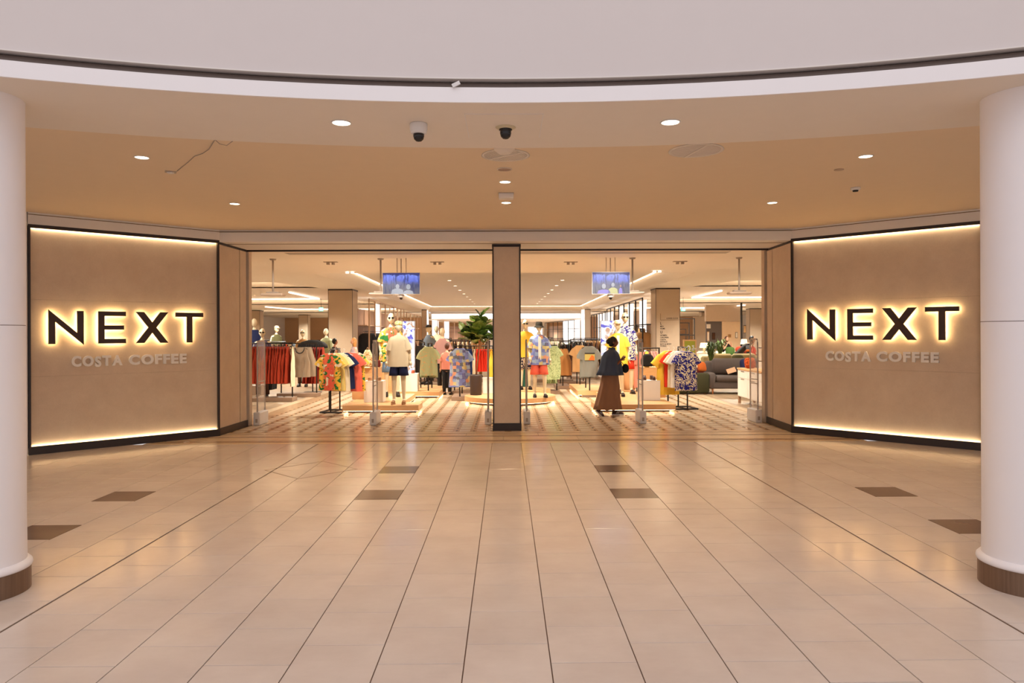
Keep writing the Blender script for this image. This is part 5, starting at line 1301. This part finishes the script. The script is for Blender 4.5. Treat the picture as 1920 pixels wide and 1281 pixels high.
# ------------------------------------------------------------------ antennas
def antenna(label, px, py, sx):
    p = fl(px, py); t = thing('security_antenna', label, 'antenna', (p.x, p.y, 0))
    bx(-.062, .062, .0, .47, 0, .24, b=.014).build('foot_housing', M['white_plastic'], t)
    m = MB(); m.tube([(0, .05, .2), (0, .05, 1.50), (0, .09, 1.56), (0, .41, 1.56), (0, .45, 1.50), (0, .45, .2)], .014, 8, cap=True)
    m.tube([(0, .05, .72), (0, .45, .72)], .01, 8); m.tube([(0, .05, .80), (0, .45, .80)], .01, 8)
    m.build('loop_frame', M['antenna'], t, True)
    bx(-.005, .005, .05, .45, .2, 1.55).build('acrylic_panel', M['acrylic'], t)
    bx(-.02, .02, -.005, .02, .05, .12).build('cable_cover', M['greyplastic'], t)
M['antenna'] = plain('antenna_grey', (206, 196, 190), .3)
for px, py, lb in ((481, 798, 'clear acrylic security antenna beside the left reveal'), (699, 798, 'security antenna in front of the cream t-shirt mannequin plinth'), (915, 797, 'security antenna just left of the square pillar'),
        (988, 796, 'security antenna just right of the square pillar'), (1206, 795, 'security antenna right of the walking woman'), (1423, 793, 'clear acrylic security antenna beside the right reveal')):
    antenna(lb, px, py, 0)

# ------------------------------------------------------------------ hanging sensors and screens
M['pendant'] = plain('pendant_beige', (196, 176, 158), .5)
def pendant(label, px, rzv=0):
    p = at(px, 550, 15.75); g = thing('ceiling_pendant', label, 'ceiling unit', (p.x, 15.75, ZC))
    MB().lathe([(.075, 0), (.06, -.03), (.025, -.035)], 20).build('ceiling_rose', M['greyplastic'], g, True)
    MB().lathe([(.021, -.03), (.021, -.74)], 12).build('stem', M['greyplastic'], g, True)
    bx(-.14, .14, -.07, .07, -.775, -.74, b=.008).build('bracket', M['greyplastic'], g)
    bx(-.25, .25, -.13, .13, -.835, -.775, b=.02).build('housing', M['pendant'], g)
    return p
for px, lb in ((512, 'white box on a ceiling stem near the left reveal'), (714, 'white box on a ceiling stem carrying the left screen'), (1186, 'white box on a ceiling stem carrying the right screen'), (1386, 'white box on a ceiling stem near the right reveal')): pendant(lb, px)
def m_screen():
    t = NT('screen_picture'); v = t.co('Object'); s = t.n('ShaderNodeSeparateXYZ'); t.l(v, s.inputs[0])
    n = t.noise(v, 9, 3); z = t.math('ADD', s.outputs['Z'], t.math('MULTIPLY_ADD', n, .2, -.1))
    col = t.ramp(t.math('MULTIPLY_ADD', z, 1.0, .5), [(.32, lin((92, 92, 104))), (.48, lin((84, 88, 120))), (.58, lin((92, 106, 196))), (.66, lin((120, 138, 226))), (.7, lin((50, 54, 110)))])
    n3 = t.noise(t.co('Object', (1, 1, .2)), 22, 2)
    col = t.mix(t.ramp(n3, [(.5, (0, 0, 0)), (.62, (.7, .7, .7))]), col, lin((44, 50, 96)))
    t.base((.01, .01, .01)); t.l(col, t.b.inputs['Emission Color']); t.b.inputs['Emission Strength'].default_value = 1.3; return t.m
M['screen'] = m_screen()
def scr(label, x0, x1, y0, y1, figs):
    Y = 15.6; a = at(x0, y0, Y); b = at(x1, y1, Y); c = (a+b)/2; g = thing('hanging_screen', label, 'screen', (c.x, Y, c.z)); h = (b.x-a.x)/2; v = (a.z-b.z)/2
    bx(-h, h, 0, .05, -v, v, b=.004).build('housing', M['white_plastic'], g)
    bx(-h+.01, h-.01, -.003, 0, -v+.01, v-.01).build('screen', M['screen'], g)
    for kx, kz, r, bw, bh, mh, mt in figs:
        z0 = -v+.012
        m = MB(); m.ball((kx*h, -.004, z0+kz), r, .002, r*1.25, 14, 10); m.build('pictured_head', mh, g)
        poly = [(kx*h-bw, z0), (kx*h-bw*.85, z0+bh*.75), (kx*h-bw*.3, z0+bh), (kx*h+bw*.3, z0+bh), (kx*h+bw*.85, z0+bh*.75), (kx*h+bw, z0)]
        MB().prism(poly, -.006, -.003).build('pictured_body', mt, g)
    for s in (-1, 1): MB().beam((s*.1, .06, v-.02), (s*.1, .06, ZC-c.z-.0), .012).build('hanger', M['greyplastic'], g)
E1 = emit('screen_pale', (.46, .5, .58), .8, (60, 60, 70)); E2 = emit('screen_violet', (.25, .2, .75), .9, (60, 60, 70)); E3 = emit('screen_yellow', (.62, .6, .2), .9, (60, 60, 70))
scr('left ceiling screen showing two mannequins from behind', 717, 787.5, 511.5, 552, [(-.2, .165, .042, .14, .12, E1, E1), (.38, .155, .048, .11, .08, E1, E1)])
scr('right ceiling screen showing violet and yellow shirts from behind', 1110, 1181.5, 510, 551.5, [(-.38, .165, .046, .15, .09, E1, E2), (.10, .195, .038, .11, .135, E1, E3), (.5, .17, .02, .04, .13, emit('screen_skin', (.5, .25, .2), .8, (60, 60, 70)), E2)])
for px, lb in ((752, 'left'), (1145, 'right')):
    p = at(px, 554, 15.75); g = thing('dome_camera', 'small white dome camera hanging right below the %s screen' % lb, 'camera', (p.x, 15.75, p.z))
    MB().lathe([(.035, .09), (.078, .0), (.078, -.035), (.05, -.05)], 24).build('housing', M['white_plastic'], g, True); MB().ball((0, 0, -.055), .036, .036, .045, 14, 10).build('dome', M['lens'], g, True)
    MB().tube([(0, .03, .08), (0, .03, ZC-p.z)], .012, 8).build('stem', M['greyplastic'], g)

# ------------------------------------------------------------------ homeware area, right
def sofa(label, X, Y, rz, wd, mat, leg=None, cush=2, h=.85, dpt=.95, az=.17):
    t = thing('sofa', label, 'sofa', (X, Y, 0), rz); hw = wd/2
    bx(-hw+.03, hw-.03, -dpt/2+.015, dpt/2-.015, .15, .34, b=.03).build('base', mat, t)
    for s in (-1, 1):
        m = MB().box(*sorted((s*hw, s*(hw-.2))), -dpt/2, dpt/2, az, .58, b=.05); m.build('arm', mat, t, True)
    bx(-hw+.03, hw-.03, dpt/2-.25, dpt/2, .2, h-.08, b=.06).build('back_frame', mat, t, True)
    cw = (wd-.4)/cush
    for i in range(cush):
        x = -hw+.2+i*cw
        bx(x+.005, x+cw-.005, -dpt/2-.02, dpt/2-.25, .34, .50, b=.045).build('seat_cushion', mat, t, True)
        bx(x+.005, x+cw-.005, dpt/2-.40, dpt/2-.18, .50, h, b=.07).build('back_cushion', mat, t, True)
    for sx in (-1, 1):
        for sy in (-1, 1): MB().lathe([(.018, 0), (.028, .17)], 12, cx=sx*(hw-.12), cy=sy*(dpt/2-.1)).build('leg', leg or M['oak'], t, True)
    return t
gs = cloth((92, 82, 78), 'grey_velvet'); gn = cloth((60, 58, 36), 'green_velvet')
q = fl(1334, 744)
q2 = at(1334, 744, 18.9)
sofa('dark grey sofa with wooden legs and a price card, right side of the shop', q2.x+1.02, 19.35, -.1, 2.05, gs, plain('beech_leg', (190, 120, 76), .5), 1, .96)
g = tag(MB().box(-.13, .13, -.01, .0, -.07, .07, Matrix.Rotation(-.35, 4, 'X') @ Matrix.Rotation(-.3, 4, 'Y')).build('price_card', plain('price_card', (226, 176, 136), .6), None, False, at(1371, 695, 19.38)), 'tilted peach price card leaning on the grey sofa back', 'card')
sofa('dark green velvet armchair seen from its side beside the navy floral stand', 5.06, 19.7, PI/2, 1.5, gn, None, 1, .95, .95, .03)
sofa('olive beige sofa behind the dark grey sofa', at(1380, 700, 22.6).x, 22.8, .05, 2.0, cloth((150, 132, 90), 'olive_velvet'), None, 2, .98)
sofa('long cream sofa behind the plants in the homeware area', at(1362, 660, 26).x, 26.2, 0, 2.4, T_['cream'], None, 2, .98)
sofa('grey white sofa in front of the man bending forward', at(1408, 675, 23.8).x, 25.15, .1, 1.4, T_['greyblue'], None, 1, .86)
sofa('dark maroon armchair behind the green velvet armchair', 5.75, 21.6, 1.35, .95, T_['maroon'], None, 1, .92)
def cushion(label, px, py, Y, w_, m_, rz=0, rx=.3):
    p = at(px, py, Y); o = MB().ball((0, 0, 0), w_/2, .07, w_/2, 20, 12)
    v2 = [(math.copysign(abs(x/(w_/2))**.55, x)*w_/2, y, math.copysign(abs(z/(w_/2))**.55, z)*w_/2) for x, y, z in o.v]
    oo = MB().add(v2, o.f).build('cushion', m_, None, True, p, rz); oo.rotation_euler[0] = -rx; return tag(oo, label, 'cushion')
cushion('navy blue cushion on the right end of the dark grey sofa', 1401, 687, 19.0, .42, T_['navy'], .2)
cushion('mustard orange cushion on the green armchair', 1316, 688, 19.5, .28, T_['orange'], .5)
cushion('dark green cushion on the olive beige sofa', 1384, 676, 22.5, .40, T_['olive'])
cushion('leaf green round cushion on the cream sofa', 1369, 659, 25.6, .34, cloth((60, 84, 34)))
oc = cushion('orange patterned cushion standing on the sideboard by the right antenna', 1414, 684, 16.4, .26, m_print('cushion_print', (206, 96, 44), (150, 60, 34), 14, .5)); oc.location = (5.72, 16.35, .965)
cushion('brown red cushion on the grey white sofa', 1390, 660, 24.2, .40, T_['rust'])
q = at(1393, 757, 16.5)
g = thing('sideboard', 'cream sideboard with drawers and short legs beside the right antenna', 'sideboard', (5.72, 15.55, 0), 0)
hL = 1.15
def sb():
    m = M['plinth_white']
    MB().box(-.2, .2, -hL, hL, .16, .80, b=.006).build('body', m, g); bx(-.22, .22, -hL-.02, hL+.02, .80, .84, b=.006).build('worktop', M['oak'], g)
    for i in range(3):
        y0 = -hL+.02+i*(2*hL-.04)/3; y1 = y0+(2*hL-.04)/3-.012
        d = bx(-.215, -.2, y0, y1, .62, .785).build('drawer', m, g); bx(-.225, -.215, (y0+y1)/2-.12, (y0+y1)/2+.12, .765, .775).build('handle', M['dark_bronze'], d)
        d = bx(-.215, -.2, y0, y1, .18, .61).build('door', m, g); bx(-.225, -.215, (y0+y1)/2-.12, (y0+y1)/2+.12, .585, .595).build('handle', M['dark_bronze'], d)
    for sx in (-1, 1):
        for sy in (-1, 1): bx(*sorted((sx*.2, sx*.15)), *sorted((sy*hL, sy*(hL-.06))), 0, .16).build('leg', M['oak_brown'], g)
sb(); g.rotation_euler[2] = -.03
def shelfunit():
    g = thing('display_shelf', 'pale open shelf unit with homeware at the right edge of the opening', 'shelf', (at(1428, 700, 18).x+.3, 17.6, 0))
    for z in (.3, .62, .94, 1.28): bx(-.45, .45, -.2, .2, z, z+.025).build('shelf', M['plinth_white'], g)
    for s in (-1, 1): bx(*sorted((s*.45, s*.42)), -.2, .2, 0, 1.3).build('side_panel', M['plinth_white'], g)
    P0 = Vector((at(1428, 700, 18).x+.3, 17.6, 0)); cols = ['rust', 'green', 'pink', 'orange', 'cream', 'maroon', 'blue', 'tan', 'yellow']
    k = 0
    for zi, z in enumerate((.325, .645, .965, 1.305)):
        for xi in range(4):
            c = cols[(k*5+zi) % 9]; k += 1; r = .05+.015*(k % 3); hh_ = .12+.04*(k % 4)
            o = MB().lathe([(r*.6, 0), (r, .03), (r, hh_*.6), (r*.5, hh_*.85), (r*.55, hh_)], 16).build('vase', T_[c], None, True, P0+Vector((-.33+.2*xi, -.05, z)))
            tag(o, '%s vase, %s from the left on the %s shelf of the pale unit' % ({'pink': 'pink'}.get(c, c), ('first', 'second', 'third', 'fourth')[xi], ('lowest', 'second lowest', 'third', 'top')[zi]), 'vase')
shelfunit()
def palm(label, px, pyb, pyt, Y, n, seed, potcol=(120, 84, 60)):
    b = at(px, pyb, Y); tp = at(px, pyt, Y); H_ = tp.z; r = random.Random(seed)
    g = thing('plant_pot', 'pot under the '+label, 'pot', (b.x, Y, 0)); MB().lathe([(.1, 0), (.14, .3), (.12, .3), (.1, .26), (.002, .26)], 20, cap=False).build('pot', plain('pot_%d' % seed, potcol, .6), g, True)
    t = thing('potted_palm', label, 'plant', (b.x, Y, .25)); lm = plain('palm_leaf', (70, 92, 36), .55)
    for i in range(n):
        a = i*2.4; L = (H_-.25)*r.uniform(.75, 1.0); sp = r.uniform(.06, .19)
        p1 = Vector((math.cos(a)*sp*.3, math.sin(a)*sp*.3, L*.7)); p2 = Vector((math.cos(a)*sp, math.sin(a)*sp, L)); p3 = Vector((math.cos(a)*sp*1.7, math.sin(a)*sp*1.7, L*.86))
        MB().tube([(0, 0, 0), p1, p2, p3], [.005, .014, .022, .002], 6, flat=.2).build('leaf', lm, t, True)
palm('tall potted palm beside the grey sofa in the homeware area', 1333, 720, 640, 21, 34, 1)
palm('bushy potted plant left of the woman with raised hands', 1350, 700, 635, 24, 28, 2)
palm('small potted plant in front of the olive beige sofa', 1350, 700, 672, 21.8, 20, 3)
# offer board
p0 = at(1281, 637, 20.5); p1 = at(1306, 680, 20.5)
g = thing('offer_board', 'wood framed green offer board on legs behind the navy floral stand', 'sign', ((p0.x+p1.x)/2, 20.5, 0)); hw = (p1.x-p0.x)/2
bx(-hw, hw, 0, .04, .12, p0.z).build('frame', M['oak'], g)
zt = p0.z-.04; zm = zt-.36
bx(-hw+.04, hw-.04, -.006, 0, zm, zt).build('green_panel', plain('green_card', (160, 160, 50), .6), g); bx(-hw+.04, hw-.04, -.006, 0, zm-.25, zm-.005).build('cream_panel', plain('cream_card', (230, 206, 180), .6), g)
for s, x, z, sz in (('0', -.10, zm+.06, .24), ('%', .06, zm+.16, .10), ('interest', .055, zm+.12, .04), ('free', .055, zm+.08, .04)):
    me = text_mesh(s, sz, .002, 'lettering', .006); me.materials.clear(); me.materials.append(M['white_plastic']); o = inst('lettering', me, g, (x, -.01, z)); o.rotation_euler[0] = PI/2
for s in (-1, 1): bx(*sorted((s*hw, s*(hw-.04))), -.15, .2, 0, .04).build('foot', M['oak'], g)
# metal frames, walls behind homeware
def frame(label, px0, px1, py0, Y):
    a = at(px0, py0, Y); b = at(px1, py0, Y); g = thing('metal_display_stand', label, 'stand', (a.x, Y, 0)); w_ = b.x-a.x
    for u in (0, w_): bx(u-.02, u+.02, -.02, .02, 0, a.z).build('upright', M['black'], g)
    for z in (a.z-.02, 1.55, .6): bx(0, w_, -.02, .02, z-.02, z+.02).build('cross_rail', M['black'], g)
frame('large black metal display frame beside the directory column', 1270, 1302, 597, 33)
frame('smaller black metal frame inside the larger one', 1268, 1292, 605, 40)
frame('thin black metal frame farthest back by the directory column', 1266, 1286, 617, 48)
def partition(label, pts, Y, mat, name='partition_panel'):
    (px0, py0), (px1, py1) = pts; a = at(px0, py0, Y); b = at(px1, py1, Y)
    g = thing(name, label, 'partition', ((a.x+b.x)/2, Y, 0)); h = (b.x-a.x)/2
    bx(-h, h, 0, .12, .1, a.z).build('panel', mat, g); bx(-h, h, -.01, .13, 0, .1).build('skirting', M['dark_bronze'], g)
partition('dark grey partition wall behind the plants in homeware', ((1324, 603), (1353, 603)), 44, cloth((112, 104, 102), 'grey_wall'))
partition('cream lit partition wall behind the woman with raised hands', ((1353.5, 603), (1389, 603)), 44, plain('cream_wall', (240, 214, 180), .6))
partition('beige bulkhead wall right of the black display frames', ((1300, 594), (1323.5, 594)), 52, M['panel_light'])
a = at(1323.5, 592, 43.7); b = at(1389, 603, 43.7)
g = thing('bulkhead', 'beige bulkhead above the grey and cream partition walls', 'bulkhead', (a.x, 43.7, 0)); bx(0, b.x-a.x, 0, .28, b.z+.02, ZC-.005).build('board', M['panel_light'], g)
a = at(1389, 587, 40); b = at(1392, 587, 40); g = thing('slim_post', 'slim black post from floor to ceiling in the homeware area', 'post', (a.x, 40, 0)); bx(0, b.x-a.x, 0, .1, 0, ZC).build('post', M['black'], g)
def art(label, px0, px1, py0, py1, Y, m_, fr=None):
    a = at(px0, py0, Y); b = at(px1, py1, Y); g = thing('wall_picture', label, 'picture', ((a.x+b.x)/2, Y, (a.z+b.z)/2)); h = (b.x-a.x)/2; v = (a.z-b.z)/2
    bx(-h, h, 0, .03, -v, v).build('frame', fr or M['black'], g); bx(-h*.8, h*.8, -.004, 0, -v*.85, v*.85).build('print', m_, g)
art('small white notice on the grey partition wall', 1325, 1332.5, 608, 616, 43.96, M['plinth_white'], M['plinth_white'])
art('oval shaped cream mirror on the grey partition wall', 1326, 1330, 622, 640, 43.96, M['plinth_white'], M['oak'])
art('brown round mirror on the grey partition wall', 1335, 1341, 624, 637, 43.96, T_['brown'])
art('pair of small framed pictures on the cream partition wall', 1379, 1383, 623, 634, 43.96, M['plinth_white'])
art('tiny framed picture low on the cream partition wall', 1365, 1371, 627, 633, 43.96, T_['tan2'], M['oak'])
art('framed picture on the far left column', 1394, 1399, 610, 625, 50, T_['tan2'])
def table_lamp(px, py, Y, lb, tz):
    p = at(px, py, Y); g = thing('table_lamp', lb, 'lamp', (p.x, Y, tz))
    H_ = p.z-tz; MB().lathe([(.07, 0), (.07, .02), (.02, .05), (.045, H_*.3), (.015, H_*.55)], 18).build('base', T_['cream'], g, True)
    MB().lathe([(.15, H_*.5), (.11, H_)], 24, cap=False).build('lamp_shade', emit('lit_shade', (1, .8, .45), 1.6), g, True)
def tbl(lb, X, Y, w_, d_, h, m_):
    t = thing('side_table', lb, 'table', (X, Y, 0)); bx(-w_/2, w_/2, -d_/2, d_/2, h-.035, h, b=.005).build('tabletop', m_, t)
    for sx in (-1, 1):
        for sy in (-1, 1): bx(*sorted((sx*(w_/2-.02), sx*(w_/2-.06))), *sorted((sy*(d_/2-.02), sy*(d_/2-.06))), 0, h-.035).build('leg', M['oak_brown'], t)
X = at(1321, 655, 23.5).x; tbl('pale side table with a lit lamp left of the tall palm', X, 23.5, .8, .45, 1.0, M['plinth_white']); table_lamp(1320, 643, 23.5, 'lit table lamp with a warm shade left of the tall palm', 1.0)
X = at(1392, 655, 28).x; tbl('console table with a lamp far back in homeware', X, 30, 1.2, .45, .95, M['oak'])
table_lamp(1395, 636, 30, 'lit table lamp on the far console table in homeware', .95)
# far shelving on the left back
for i, (px0, px1, lb) in enumerate(((500, 530, 'left'), (530, 560, 'middle'), (583, 612, 'right'))):
    a = at(px0, 640, 32); b = at(px1, 640, 32)
    g = thing('display_table', 'low table of folded clothes in the far left area, %s one' % lb, 'table', ((a.x+b.x)/2, 32, 0)); h = (b.x-a.x)/2
    bx(-h, h, -.4, .4, 1.02, 1.06).build('tabletop', M['oak'], g)
    for sx in (-1, 1): bx(*sorted((sx*h, sx*(h-.05))), -.35, .35, 0, 1.02).build('side_panel', M['oak_brown'], g)
    for k in range(5):
        c = ('charcoal', 'greyblue', 'cream', 'rust', 'taupe')[(k+i*2) % 5]; x = (a.x+b.x)/2-h+.12+k*(2*h-.24)/4
        tag(bx(-.11, .11, -.15, .15, 0, .10+.06*(k % 3), b=.02).build('folded_clothes', T_[c], None, False, (x, 31.9, 1.06)), 'pile of folded %s clothes on the %s far table' % ({'greyblue': 'grey blue'}.get(c, c), lb), 'clothes')
a = at(583, 600, 70); b = at(600, 600, 70)
